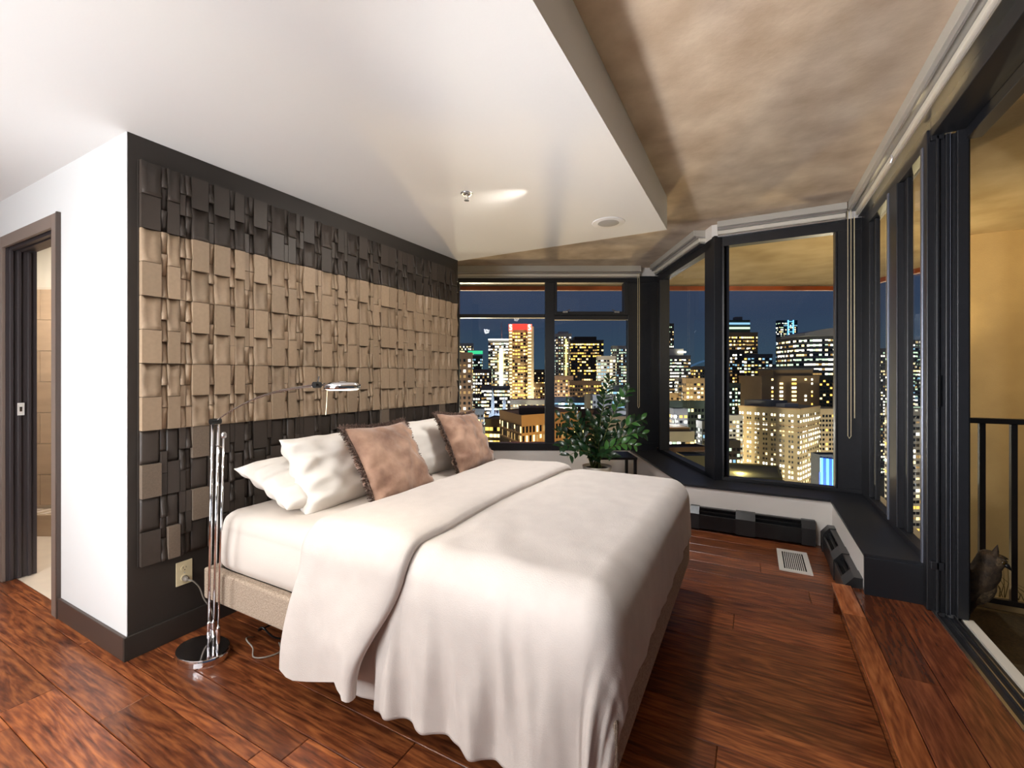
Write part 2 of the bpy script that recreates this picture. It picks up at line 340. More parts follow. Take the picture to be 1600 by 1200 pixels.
# slab of the storey above: room side and, beyond the glass, the balcony soffit
struct('ceiling_concrete', MB().prism([(-.6, BZ), (.80, BZ), (.80, 4.45), (-.30, 4.45), (pAB.x+.02, pAB.y+.02), (pA0.x, pA0.y+.02), (-2.7, 3.4), (-.6, 3.4)], ZK-.001, ZK+.2), M_CONC)
sA = W(-3.2, 6.8); sB = W(5.15, 6.8); sC = W(5.15, 3.4)
struct('ceiling_balcony', MB().prism([(.80, BZ), (6.5, BZ), (sC.x+1.5, sC.y), (sC.x, sC.y), (sB.x, sB.y), (sA.x, sA.y), (pA0.x, pA0.y+.02), (pAB.x+.02, pAB.y+.02), (-.30, 4.45), (.80, 4.45)], ZK, ZK+.2), M_CONC2)
def strip(a, b, wd, z0, z1):
    a = Vector((a[0], a[1], 0)); b = Vector((b[0], b[1], 0)); d = (b-a).normalized(); n = Vector((-d.y, d.x, 0))*wd
    return MB().prism([(p.x, p.y) for p in (a, b, b+n, a+n)], z0, z1)
struct('trim_2', strip(sA, sB, .06, ZK-.062, ZK+.2), M_ORANGE)
struct('trim_3', strip(sB, sC, .06, ZK-.062, ZK+.2), M_ORANGE)
# ---- low white walls under the windows
lat_in = A_r-.33
pABi = W(lat_in, A_d); 
t_ = (lat_in*CT*0)  # inner corner B/C: lat = lat_in, Y = 4.11
depBC = (4.11-lat_in*ST)/CT; pBCi = W(lat_in, depBC)
struct('wall_window_far', strip(W(A_l, A_d-.03), W(lat_in, A_d-.03), .2, 0, .365), M_WBAND)
struct('wall_window_right', MB().prism([(pABi.x, pABi.y), (pAB.x+.1, pAB.y), (-.2, 4.5), (.9, 4.5), (.9, 3.0), (.53, 3.0), (.53, 4.11), (pBCi.x, pBCi.y)], 0, .345), M_WBAND)
struct('trim_4', MB().prism([(pABi.x-.012, pABi.y), (pAB.x+.05, pAB.y+.02), (-.25, 4.47), (.84, 4.47), (.84, 2.945), (.518, 2.945), (.518, 4.098), (pBCi.x-.008, pBCi.y-.012)], .345, .362), M_SILL)
struct('trim_5', bx(.518, .80, 2.935, 2.96, .153, .3455), M_SILL)
# white wall heads above the windows
struct('trim_6', MB().prism([(p[0], p[1]) for p in (W(A_r-.02, A_d), W(A_r+.12, A_d), (-.28, 4.55), (.9, 4.55), (.9, BZ), (.765, BZ), (.765, 4.415), (-.325, 4.415))], 2.545, ZK-.002), M_WBAND)
struct('trim_7', strip(W(A_l, A_d), W(A_r+.1, A_d), .12, 2.49, ZK-.002), M_WBAND)

# ---- windows
def member(parent, fn, a0, a1, d0, d1, z0, z1, name='mullion', m=None, bev=.003):
    """fn maps (along, inward depth) to the floor plan"""
    mb = MB().prism([tuple(fn(a, d))[:2] for a, d in ((a0, d0), (a1, d0), (a1, d1), (a0, d1))], z0, z1)
    return obj(name, mb, m or M_BLACK, parent, bevel=bev)
fA = lambda a, d: W(a, A_d-d)
fB = lambda a, d: W(A_r-d, a)
fC = lambda a, d: Vector((a, 4.43-d, 0))
fD = lambda a, d: Vector((.78-d, a, 0))
# window 1 (far wall)
w1 = structe('window_1', fA(.4, 0))
g0, g1 = -.06, .02
member(w1, fA, A_l, 1.86, g0, .045, .362, .455, 'bottom_rail')
member(w1, fA, A_l, 1.86, g0, .045, 2.47, 2.55, 'top_rail')
member(w1, fA, A_l, -.665, g0, .045, .455, 2.47, 'jamb')
member(w1, fA, .418, .535, g0, .045, .455, 2.47)
member(w1, fA, 1.458, 1.86, g0, .045, .455, 2.47, 'jamb')
member(w1, fA, -.665, .418, g0, .035, 2.03, 2.075, 'transom')
member(w1, fA, .535, 1.458, g0, .035, 2.005, 2.06, 'transom')
for a0, a1, z0, z1 in ((.535, .565, 2.06, 2.47), (1.405, 1.458, 2.06, 2.47)): member(w1, fA, a0, a1, g0, .055, z0, z1, 'sash_stile')
member(w1, fA, .565, 1.405, g0, .055, 2.06, 2.105, 'sash_rail')
for a0, a1, z0, z1 in ((-.665, .418, .455, 2.03), (.535, 1.458, .455, 2.005), (-.665, .418, 2.075, 2.47), (.565, 1.405, 2.105, 2.47)):
    member(w1, fA, a0, a1, -.012, -.006, z0, z1, 'pane', M_GLASS, 0)
for la in (.665, 1.31):
    mb = MB(); p = fA(la, .07); 
    mb.box(-.03, .03, -.012, .012, 0, .02, Matrix.Translation((p.x, p.y, 2.085)) @ Matrix.Rotation(TH, 4, 'Z'))
    mb.tube([p+Vector((0, 0, 2.1)), W(la+(.06 if la < 1 else -.06), A_d-.075, 2.125)], .006, 6)
    obj('latch', mb, M_STEEL, w1, label='small silver window latch')
# window 2 (short wall beside the plant)
w2 = structe('window_2', fB(5, 0))
depC = 4.043
member(w2, fB, depC, A_d+.2, -.07, .02, .362, .40, 'bottom_rail')
member(w2, fB, depC, A_d+.2, -.07, .02, 2.462, 2.555, 'top_rail')
member(w2, fB, 5.40, 5.49, -.07, .03, .40, 2.462)
member(w2, fB, A_d+.05, A_d+.14, -.07, .04, .40, 2.462, 'jamb')
member(w2, fB, 5.375, 5.40, -.07, .05, .40, 2.462, 'sash_stile')
member(w2, fB, 4.19, 4.215, -.05, .01, .40, 2.462, 'sash_stile')
member(w2, fB, 4.215, 5.40, -.045, -.04, .40, 2.462, 'pane', M_GLASS, 0)
member(w2, fB, 5.49, 5.68, -.045, -.04, .40, 2.462, 'pane', M_GLASS, 0)
# post between windows 2 and 3
w3 = structe('window_3', fC(.2, 0))
pp = [fB(4.19, -.06), fB(4.19, .02), fB(3.99, .02), fC(-.24, .02), fC(-.24, -.06), fB(4.0, -.12)]
obj('corner_post', MB().prism([(p.x, p.y) for p in pp], .362, 2.555), M_BLACK, w3, bevel=.003)
member(w3, fC, -.24, .80, -.07, .02, .362, .392, 'bottom_rail')
member(w3, fC, -.24, .80, -.07, .02, 2.463, 2.555, 'top_rail')
member(w3, fC, -.24, -.222, -.07, .03, .392, 2.463, 'sash_stile')
member(w3, fC, .587, .60, -.07, .035, .392, 2.463, 'sash_stile')
member(w3, fC, .60, .80, -.07, .02, .392, 2.463, 'corner_post')
member(w3, fC, -.222, .587, -.045, -.04, .392, 2.463, 'pane', M_GLASS, 0)
# window 4 (narrow casements above the long sill)
w4 = structe('window_4', fD(3.6, 0))
member(w4, fD, 2.86, 4.43, -.03, .02, .362, .40, 'bottom_rail')
member(w4, fD, 2.86, 4.43, -.03, .02, 2.44, 2.555, 'top_rail')
member(w4, fD, 4.15, 4.41, -.03, .02, .40, 2.44, 'corner_post')
member(w4, fD, 4.08, 4.15, -.03, -.002, .40, 2.44, 'sash_stile')
member(w4, fD, 3.40, 3.56, -.03, .03, .40, 2.44)
member(w4, fD, 3.56, 3.585, -.03, .038, .40, 2.44, 'sash_stile', M_GREYEDGE)
member(w4, fD, 3.33, 3.40, -.03, -.002, .40, 2.44, 'sash_stile')
member(w4, fD, 2.88, 2.93, -.03, .03, .154, 2.50, 'jamb', M_BLACK)
member(w4, fD, 2.93, 2.955, -.03, .036, .362, 2.44, 'sash_stile', M_GREYEDGE)
member(w4, fD, 3.585, 4.08, -.016, -.012, .40, 2.44, 'pane', M_GLASS, 0)
member(w4, fD, 2.955, 3.33, -.016, -.012, .40, 2.44, 'pane', M_GLASS, 0)
# sliding balcony door
d1 = structe('door_1', fD(1.5, 0))
member(d1, fD, BZ, 2.86, -.16, .02, 2.46, 2.555, 'header')
member(d1, fD, BZ, 2.86, -.16, -.10, 2.41, 2.46, 'header_track')
member(d1, fD, 2.875, 2.94, -.125, .0, .154, 2.46, 'jamb')
member(d1, fD, 2.86, 2.875, -.012, .0, .154, 2.46, 'jamb_lip')
member(d1, fD, 2.862, 2.875, -.048, -.034, .154, 2.46, 'jamb_rib')
member(d1, fD, 2.864, 2.875, -.053, -.0495, .154, 2.46, 'edge_strip', M_GREYEDGE, 0)
member(d1, fD, 2.845, 2.875, -.112, -.07, .154, 2.46, 'weather_bar')
member(d1, fD, 2.852, 2.858, -.012, -.004, 1.15, 1.30, 'door_latch', M_BLKPL, 0)
member(d1, fD, BZ, 2.94, -.0, .012, .13, .157, 'threshold_edge', M_STEEL, 0)
member(d1, fD, BZ, 2.86, -.09, -.0, .10, .145, 'track_base')
member(d1, fD, BZ, 2.86, -.035, -.03, .145, .16, 'track_rib', M_STEEL, 0)
member(d1, fD, BZ, 2.86, -.065, -.06, .145, .16, 'track_rib', M_STEEL, 0)
member(d1, fD, BZ, 2.86, -.13, -.09, .07, .153, 'outer_sill', M_CREAM, 0)
# ---- door opening to the bathroom
d2 = structe('door_2', (-3.77, WY, 0))
for x0, x1, z0, z1 in ((-3.35, -3.28, 0, 2.176), (-4.225, -4.15, 0, 2.176), (-4.15, -3.35, 2.105, 2.176)):
    obj('casing', bx(x0, x1, WY-.016, WY, z0, z1), M_TRIML, d2, bevel=.002)
obj('casing_edge', bx(-3.283, -3.268, WY-.018, WY, 0, 2.178), M_TRIM, d2)
obj('jamb', bx(-4.20, -4.15, WY, WY+.14, 0, 2.15), M_JAMB, d2)
for yy in (.965, 1.0, 1.045): obj('jamb_bead', bx(-4.15, -4.138, yy, yy+.018, 0, 2.10), M_JAMB, d2, bevel=.003)
obj('jamb', bx(-3.39, -3.34, WY, WY+.14, 0, 2.15), M_JAMB, d2)
obj('head_jamb', bx(-4.15, -3.39, WY, WY+.14, 2.115, 2.15), M_JAMB, d2)
for yy in (.965, 1.0): obj('head_bead', bx(-4.14, -3.39, yy, yy+.02, 2.095, 2.115), M_JAMB, d2)
mb = bx(-4.1385, -4.137, .998, 1.03, 1.045, 1.125); obj('strike_plate', mb, M_VENT, d2, label='small white strike plate')
obj('strike_hole', bx(-4.1375, -4.1365, 1.008, 1.02, 1.07, 1.10), M_OWL, d2)
# bathroom beyond: tiled wall along depth, floor, curb
bt = W(-3.4, 3.75)
fW = lambda a, d: W(a, 3.78-d)
wb = structe('wall_bathroom', W(-4.2, 3.78))
obj('grout_bed', MB().prism([tuple(fW(a, d))[:2] for a, d in ((-5.2, 0), (-2.3, 0), (-2.3, -.1), (-5.2, -.1))], 0, 2.05), M_GROUT, wb)
obj('upper_wall', MB().prism([tuple(fW(a, d))[:2] for a, d in ((-5.2, -.003), (-2.3, -.003), (-2.3, -.1), (-5.2, -.1))], 2.05, ZK), M_CREAM, wb)
tz = .20
for k in range(7):
    z0 = tz+k*.262; 
    for j in range(5):
        a0 = -5.2+j*.6-(.3 if k % 2 else 0)
        a1 = min(a0+.597, -2.3); a0 = max(a0, -5.2)
        if a1-a0 > .05: obj('wall_tile', MB().prism([tuple(fW(a, d))[:2] for a, d in ((a0, .008), (a1, .008), (a1, 0), (a0, 0))], z0+.003, min(2.05, z0+.259)), M_BTILE, wb)
struct('floor_bathroom', MB().prism([(-6.8, WY+.05), (-3.3, WY+.05), (-2.72, 3.5), (-6.8, 5.0)], -.12, -.002), M_BFLOOR)
cb = structe('trim_8', W(-4.1, 3.6))
obj('curb', MB().prism([tuple(W(a, b))[:2] for a, b in ((-5.1, 3.6), (-2.5, 3.6), (-2.5, 3.77), (-5.1, 3.77))], 0, .17), M_BTILE, cb)
for k in range(26):
    a = -5.05+k*.1
    obj('mosaic_tile', MB().prism([tuple(W(a+u, b))[:2] for u, b in ((0, 3.62), (.055, 3.62), (.09, 3.76), (.035, 3.76))], .17, .176), M_BFLOOR, cb)

# ================================================================== TILED FEATURE WALL
def tile_mesh(wd, kind, m):
    h = .158; key = (round(wd, 4), kind, m.name)
    if key in TM: return TM[key]
    hh = h if wd > .04 else h*2/3
    g = .0012; mb = MB(); nu, nv = (3, 3) if wd > .04 else (1, 3)
    def depth(u, v):
        if kind == 'flat': return .03
        if kind == 'low': return .022
        if kind == 'scoop': return .009+.023*max((1-v)**3.0, .75*abs(2*u-1)**4*(1-v*.3))
        if kind == 'scoop_up': return .009+.023*max(v**3.0, .6*abs(2*u-1)**4)
        if kind == 'puff': return .008+.020*min(1, 4.2*(u+.02)*(1.02-u))*min(1, 4.2*(v+.02)*(1.02-v))
        if kind == 'tilt': return .012+.017*(1-v)**1.5
        if kind == 'tilt_up': return .012+.012*v
    us = [0, .33, .67, 1] if nu == 3 else [0, 1]; vv = [0, .14, .55, 1] if 'scoop' in kind or kind == 'tilt' else [0, .3, .7, 1]
    if kind == 'puff': us = [0, .14, .86, 1] if nu == 3 else [0, 1]; vv = [0, .12, .88, 1]
    if kind in ('flat', 'low'): us = [0, 1]; vv = [0, 1]
    P = []
    for u in us:
        for v in vv:
            # bevelled rim: front edge pulled in a little
            P.append((depth(u, v), g+u*(wd-2*g), g+v*(hh-2*g)))
    n, k = len(us), len(vv); F = [(i*k+j, (i+1)*k+j, (i+1)*k+j+1, i*k+j+1) for i in range(n-1) for j in range(k-1)]
    rim = [i*k for i in range(n)]+[(n-1)*k+j for j in range(1, k)]+[i*k+k-1 for i in range(n-2, -1, -1)]+[j for j in range(k-2, 0, -1)]
    b0 = len(P); P += [(0.0, P[i][1], P[i][2]) for i in rim]; R = len(rim)
    F += [(b0+i, b0+(i+1) % R, rim[(i+1) % R], rim[i]) for i in range(R)]
    mb.add(P, F); me = mesh_of('tile', mb, m)
    for p in me.polygons:
        if p.index < (n-1)*(k-1) and kind not in ('flat', 'low'): p.use_smooth = True
    TM[key] = me; return me
TM = {}
SEQ = 'WnMnnWnWnMnnWnWnMnnWnnWnnMnWnWnnMnWWnMnnWnWnMnnWnWnMnWn'
units = sum({'W': 3, 'n': 1, 'M': 2}[c] for c in SEQ)
UN = (3.512-.994)/units
cols = []; yy = .994
for c in SEQ:
    wd = {'W': 3, 'n': 1, 'M': 2}[c]*UN; cols.append((c, yy, wd)); yy += wd
print('tile unit', UN, len(SEQ))
def panel(name, label, zb, nrow, band):
    t = thing(name, label, 'wall panel', (WX, 2.25, zb)); rr = random.Random(band); items = []
    obj('backing', bx(WX, WX+.006, .990, 3.516, zb, zb+nrow*.158), M_DARKWALL, t)
    for ci, (c, y0, wd) in enumerate(cols):
        hh = .158 if c != 'n' else .158*2/3; n = nrow if c != 'n' else nrow*3//2
        for k in range(n):
            m = M_TILE_T if band == 'tan' else M_TILE_D
            if c != 'n':
                par = (k+(0 if c == 'M' or ci % 7 == 0 or ci % 7 == 5 and (ci//7) % 2 else 1)+(ci//7)) % 2
                if band == 'tan': kd = 'scoop' if par else 'flat'
                elif band == 'top': kd = ('scoop' if par else 'low')
                else:
                    kd = 'puff' if par else 'low'
                    if kd == 'low' and rr.random() < .28: m = M_TILE_G; kd = 'flat'
            else: kd = rr.choice(['tilt', 'tilt', 'low', 'tilt_up'] if band != 'low' else ['puff', 'low', 'low', 'tilt'])
            items.append((y0, zb+k*hh, wd, kd, m))
    items.sort(key=lambda q: q[0]+ (0 if q[1] > .5 else 0) - q[2]*1.2)
    vis = items[:300]; rest = items[300:]
    for y0, z0, wd, kd, m in vis:
        o = bpy.data.objects.new('tile', tile_mesh(wd, kd, m)); C.objects.link(o); o.parent = t; o.location = (.004, y0-2.25, z0-zb)
    if rest:
        mb = MB(); mats = [M_TILE_T if band == 'tan' else M_TILE_D, M_TILE_G]
        for y0, z0, wd, kd, m in rest:
            me = tile_mesh(wd, kd, m); mb.add([v.co+Vector((WX+.004, y0, z0)) for v in me.vertices], [tuple(p.vertices) for p in me.polygons], 1 if m is M_TILE_G else 0)
        obj('small_tiles', mb, mats, t, kind='stuff')
panel('wall_panel', 'dark brown upper band of the raised tile wall under the white ceiling', 1.990, 2, 'top')
panel('wall_panel', 'wide tan middle band of the raised tile wall above the bed', 1.042, 6, 'tan')
panel('wall_panel', 'dark brown and grey lower band of the tile wall behind the pillows', .41, 4, 'low')

# ================================================================== BED
bed = thing('bed', 'queen bed with low beige tweed upholstered frame and ivory mattress', 'bed', (-1.36, 1.98, 0))
BX0, BX1, BY0, BY1 = -2.34, -.325, 1.205, 2.80
obj('side_rail', bx(BX0, BX1-.055, BY0, BY0+.05, .205, .355), M_TWEED, bed, bevel=.012, seg=3)
obj('side_rail', bx(BX0, BX1-.055, BY1-.05, BY1, .205, .355), M_TWEED, bed, bevel=.012, seg=3)
obj('foot_rail', bx(BX1-.055, BX1, BY0, BY1, .205, .355), M_TWEED, bed, bevel=.014, seg=3)
obj('head_rail', bx(BX0-.04, BX0, BY0, BY1, .205, .355), M_TWEED, bed, bevel=.01)
obj('slat_base', bx(BX0, BX1-.055, BY0+.05, BY1-.05, .25, .33), M_BLKPL, bed)
for x in (-2.1, -.6):
    for yy in (1.5, 2.55): obj('leg', MB().lathe([(.028, 0), (.028, .25)], (x, yy, 0), 12), M_BLKPL, bed)
def rbox(x0, x1, y0, y1, z0, z1, r, fn=None, n=26, e=5.0):
    """soft rounded box (superellipsoid) as one closed surface"""
    mb = MB(); cx, cy, cz = (x0+x1)/2, (y0+y1)/2, (z0+z1)/2; hx, hy, hz = (x1-x0)/2, (y1-y0)/2, (z1-z0)/2
    bm = bmesh.new(); bmesh.ops.create_cube(bm, size=2); bmesh.ops.subdivide_edges(bm, edges=bm.edges[:], cuts=n, use_grid_fill=True)
    for v in bm.verts:
        p = v.co; q = Vector((max(-hx+r, min(hx-r, p.x*hx)), max(-hy+r, min(hy-r, p.y*hy)), max(-hz+r, min(hz-r, p.z*hz))))
        d = Vector((p.x*hx, p.y*hy, p.z*hz))-q; d = d.normalized()*r if d.length > 1e-6 else d
        v.co = q+d+Vector((cx, cy, cz))
        if fn: v.co = fn(v.co)
    mb.add([v.co.copy() for v in bm.verts], [tuple(w_.index for w_ in f.verts) for f in bm.faces]); bm.free(); return mb
def mf(p):
    k = .006*nz(p.x*5, p.y*5, p.z*5); s_ = max(0, min(1, (p.z-.36)/.2))
    return Vector((p.x-(.02*(1-s_)*0), p.y-.012*math.sin(PI*s_)-k, p.z+k))
obj('mattress', rbox(-2.315, -.385, 1.228, 2.765, .335, .640, .075, mf, 40), M_SHEET, bed, smooth=True)

# ---- draped cloth: a rectangle of cloth laid over the mattress, falling over its edges
def drape(xa, xb, ya, yb, top, r, sfoot, snear, sfar, n_x, n_y, wr, x_open=True):
    """core rectangle xa..xb, ya..yb at height top; over-hang lengths; wr(kind, x, s, t) extra displacement"""
    pts = {}; us = []; vs2 = []
    Lx = (xb-xa)+sfoot; Ly = (yb-ya)+snear+sfar
    def fn(u, v):
        a = u*Lx+xa; b = v*Ly+(ya-snear)
        ex = max(0, a-xb); ey = (b-yb) if b > yb else (b-ya if b < ya else 0)
        cx = min(a, xb); cy = min(max(b, ya), yb); d = math.hypot(ex, ey)
        if d < 1e-9: ox = oy = 0; out = 0; dz = 0
        else:
            ox, oy = ex/d, ey/d
            if d < r*PI/2: out = r*math.sin(d/r); dz = -r*(1-math.cos(d/r))
            else: out = r; dz = -(r+d-r*PI/2)
        p = Vector((cx+ox*out, cy+oy*out, top+dz))
        return p+wr(a, b, d, ox, oy)
    return MB().grid(fn, n_x, n_y)
def sm(a, b, x):
    t = max(0, min(1, (x-a)/(b-a))); return t*t*(3-2*t)
def wr_main(a, b, d, ox, oy):
    hang = sm(.08, .5, d); th = min(d/.085, PI/2); ch, shh = math.cos(th), math.sin(th)
    fold = (math.sin(a*17+2.2*math.sin(a*5+1)+.8*nz(a*3, 1))*.5+.5*math.sin(a*31+3*nz(a*2, 5)))
    puff = .022*sm(-1.12, -.96, a)
    top = (.009*nz(a*2.3, b*2.3, 3)+.002*nz(a*7, b*7, 1)+.0018*nz(a*14+b*5, b*9-a*3, 6)+.003*math.sin(b*11+a*17+4*nz(a*2, b*2, 8))*sm(1.9, 1.3, b))*(1-sm(0, .15, d))
    near = 0
    if oy < 0:
        wgt = -oy
        near = wgt*(hang*(.022+.026*fold*sm(.1, .6, d))+.012*nz(a*9, d*3, 2)*hang+.020*sm(.03, .2, d)*(1-sm(.2, .6, d)*.6)+.008*math.sin(a*62+5*nz(a*4, d*1.5, 7))*sm(.05, .45, d)*(.5+nz(a*5, d*2, 3))+.004*nz(a*28, d*5, 9)*hang)
    foot = max(0, ox)*sm(.05, .3, d)*(.010+.010*nz(b*7, d*3, 4)+.004*nz(b*20, d*4, 1))
    h = puff*(1-sm(.3, .6, d)*.3)+near+foot+top
    return Vector((ox*shh*h, oy*shh*h, ch*h+.018*hang*max(0, -oy)*nz(a*6, 3)))
duv = thing('duvet', 'oatmeal linen duvet turned down at the pillows and hanging over the near side', 'duvet', (-.9, 1.9, .64))
mb = drape(-1.32, -.43, 1.30, 2.74, .672, .085, .345, .62, .30, 210, 260, wr_main)
o = obj('cover', mb, M_LINEN, duv, smooth=True); s_ = o.modifiers.new('thick', 'SOLIDIFY'); s_.thickness = .016; s_.offset = -1
def fold_surface():
    """turned-down band: a flattened loop of cloth running across the bed and hanging down the near side"""
    mb = MB(); NP, NQ = 220, 26; ya, yb, r, top = 1.285, 2.755, .10, .690; sn, sf = .60, .22; L = (yb-ya)+sn+sf
    def fn(u, v):
        b = u*L+(ya-sn); ey = (b-yb) if b > yb else (b-ya if b < ya else 0); d = abs(ey); sg = -1 if ey < 0 else 1
        if d < r*PI/2: out = r*math.sin(d/r); dz = -r*(1-math.cos(d/r)); nn = Vector((0, sg*math.sin(d/r), math.cos(d/r)))
        else: out = r; dz = -(r+d-r*PI/2); nn = Vector((0, sg, 0))
        base = Vector((0, min(max(b, ya), yb)+sg*out if d > 0 else b, top+dz))
        hang = sm(.08, .55, d) if sg < 0 else 0
        x0 = -1.60+.02*nz(b*2, 3)-.035*hang; x1 = -1.065+.03*nz(b*1.7, 9)-.04*math.sin((b-1.2)*2)*(1-hang)-.17*hang
        # loop: v goes round the flattened band
        t = v*2*PI; cx = (x0+x1)/2; hx = (x1-x0)/2; 
        c_, s__ = math.cos(t), math.sin(t); ex = abs(c_)**.45*(1 if c_ > 0 else -1)
        x = cx+hx*ex; thick = .020+.014*sm(-.3, 1, ex)
        h = (abs(s__)**.6)*(1 if s__ > 0 else -1)*thick
        w_ = (.030*math.sin(x*15+2*nz(x*3, b*2)+b*1.1)+.012*nz(x*10, b*5, 6)+.006*math.sin(x*55+4*nz(x*5, b*2, 3)))*hang+.003*nz(x*16, b*9, 4)+.006*nz(x*4, b*3, 2)
        hem = 0
        if u < .02: hem = .03*math.sin(x*14+1)*(1-u/.02)
        return base+Vector((x, 0, 0))+nn*(h+w_+.024*hang+.03*hang)+Vector((0, 0, hem))
    mb.grid(fn, NP, NQ)
    return mb
obj('turned_down_fold', fold_surface(), M_LINEN, duv, smooth=True, label='wide turned-down band of the duvet')
# flat sheet peeping out under the fold, with a drawn-thread hem
fs = thing('flat_sheet', 'ivory flat sheet with stitched hem peeping out below the duvet fold', 'sheet', (-1.6, 1.9, .64))
def sheet_fn(x0, x1, lift, ylim0=.40, far=.2):
    ya, yb, r, top = 1.30, 2.70, .085, .648+lift; L = (yb-ya)+ylim0+far
    def fn(u, v):
        b = u*L+(ya-ylim0); ey = (b-yb) if b > yb else (b-ya if b < ya else 0); d = abs(ey); sg = -1 if ey < 0 else 1
        if d < r*PI/2: out = r*math.sin(d/r); dz = -r*(1-math.cos(d/r)); nn = Vector((0, sg*math.sin(d/r), math.cos(d/r)))
        else: out = r; dz = -(r+d-r*PI/2); nn = Vector((0, sg, 0))
        return Vector((x0+(x1-x0)*v+.012*nz(b*3, 4)-.02*sm(.1, .4, d), min(max(b, ya), yb)+sg*out if d > 0 else b, top+dz))+nn*(lift+.004)
    return fn
o = obj('sheet_body', MB().grid(sheet_fn(-1.63, -1.2, .003), 90, 6), M_SHEET, fs, smooth=True); s_ = o.modifiers.new('t', 'SOLIDIFY'); s_.thickness = .003
fnh = sheet_fn(-1.63, -1.60, .004); mb = MB()
for k in range(150):
    u = .06+k*.0058
    if u > .93: break
    a, b, c_, d_ = fnh(u, .05), fnh(u+.0025, .05), fnh(u+.0025, .95), fnh(u, .95); up = Vector((0, -.0012, .0016))
    mb.add([a, b, c_, d_, a+up, b+up, c_+up, d_+up], [(4, 5, 6, 7), (0, 1, 5, 4), (1, 2, 6, 5), (2, 3, 7, 6), (3, 0, 4, 7)])
obj('hem_stitching', mb, M_STITCH, fs, kind='stuff')

# ---- pillows
def pillow_mb(wd, ht, T, seed, n=34, pinch=.07, wrk=.008, ears=0.0):
    mb = MB()
    def f(sgn):
        def fn(i, j):
            u, v = 2*i-1, 2*j-1; u = math.sin(u*PI/2)*.35+u*.65; v = math.sin(v*PI/2)*.35+v*.65
            x = wd/2*u*(1-pinch*(1-v*v)**1.0*abs(u)**2); y = ht/2*v*(1-pinch*(1-u*u)*abs(v)**2)
            t = max(0, (1-abs(u)**2.6)*(1-abs(v)**2.6))**.5*T/2
            k = wrk*(nz(u*2.2+seed, v*2.2, sgn)+.6*nz(u*5+seed, v*5, sgn*2))*(t/(T/2))**.5
            rad = math.exp(-((1-abs(u))**2*14))*wrk*1.3*math.sin(v*13+seed+2*nz(u*3, v*3, seed))
            return Vector((x, y, sgn*(t+.003)+k+rad*sgn*(t/(T/2))**.7))
        return fn
    mb.grid(f(1), n, n); m0 = len(mb.v); g = MB().grid(f(-1), n, n); mb.add(g.v, [tuple(reversed(q)) for q in g.f])
    # seam wall
    N1 = n+1; rim = [i*N1 for i in range(N1)]+[n*N1+j for j in range(1, N1)]+[i*N1+n for i in range(n-1, -1, -1)]+[j for j in range(n-1, 0, -1)]
    for a, b in zip(rim, rim[1:]+rim[:1]): mb.f.append((m0+a, m0+b, b, a)); mb.mi.append(0)
    return mb
def frame(origin, ex, ey):
    ex = Vector(ex).normalized(); ey = Vector(ey); ey = (ey-ex*ey.dot(ex)).normalized(); ez = ex.cross(ey)
    M = Matrix((ex, ey, ez)).transposed().to_4x4(); M.translation = Vector(origin); return M
def xf(mb, M):
    mb.v = [M @ v for v in mb.v]; return mb
def pillow(label, centre, ex, ey, wd, ht, T, seed, **k):
    o = obj('pillow', xf(pillow_mb(wd, ht, T, seed, **k), frame(centre, ex, ey)), M_PILLOW, smooth=True); return tag(o, label, 'pillow')
pillow('flat white pillow lying beneath the near upright pillow, its corner showing at left', (-2.09, 1.68, .748), (.02, 1, -.02), (-.93, 0, .30), .74, .46, .17, 3, wrk=.016)
pillow('white pillow leaning on the near side of the bed behind a cushion', (-1.975, 1.735, .80), (-.05, 1, .0), (-.50, 0, 1), .70, .41, .24, 11, wrk=.026)
pillow('white pillow leaning on the far side of the bed between the two cushions', (-2.0, 2.38, .80), (.0, 1, .0), (-.50, 0, 1), .72, .42, .22, 23, wrk=.014)
def cushion(label, centre, ex, ey, sz, seed):
    M = frame(centre, ex, ey)
    t = thing('cushion', label, 'cushion', centre, 'velvet cushions against the pillows')
    obj('velvet_cover', xf(pillow_mb(sz, sz, .17, seed, n=36, pinch=.10, wrk=.016), M), M_VELVET, t, smooth=True)
    rr = random.Random(seed); mb = MB(); path = []
    for k in range(4):
        for q in range(40):
            s = -1+2*q/40; u, v = ((s, -1), (1, s), (-s, 1), (-1, -s))[k]
            path.append((sz/2*u*(1-.10*(1-v*v)*abs(u)**2), sz/2*v*(1-.10*(1-u*u)*abs(v)**2)))
    P3 = [Vector((p[0], p[1], 0)) for p in path]
    for i, p in enumerate(P3):
        tn = (P3[(i+1) % 160]-P3[i-1]).normalized(); out = Vector((tn.y, -tn.x, 0))
        for q in range(9):
            b = p+tn*rr.uniform(-.006, .006)+Vector((0, 0, rr.uniform(-.008, .008))); L = rr.uniform(.018, .03)
            d = (out+Vector((rr.uniform(-.5, .5), rr.uniform(-.5, .5), rr.uniform(-1, 1)))*.6).normalized(); a = d.cross(Vector((.3, .5, .8))).normalized()*.0022; c_ = d.cross(a).normalized()*.0022
            mb.add([b+a, b-a*.5+c_, b-a*.5-c_, b+d*L+a*.7, b+d*L-a*.4+c_*.7, b+d*L-a*.4-c_*.7], [(0, 1, 4, 3), (1, 2, 5, 4), (2, 0, 3, 5), (3, 4, 5)])
    mb.tube(P3, .009, 6, closed=True)
    obj('fringe', xf(mb, M), M_FRINGE, t, kind='stuff', label='dark speckled brown fringe')
cushion('taupe velvet cushion with dark fringe, nearer of the two, propped on the near pillow', (-1.750, 1.845, .822), (-.02, 1, -.01), (-.24, .02, .40), .475, 5)
cushion('taupe velvet cushion with dark fringe, farther of the two, near the city window', (-1.765, 2.60, .835), (.03, 1, -.05), (-.22, .02, .40), .445, 9)

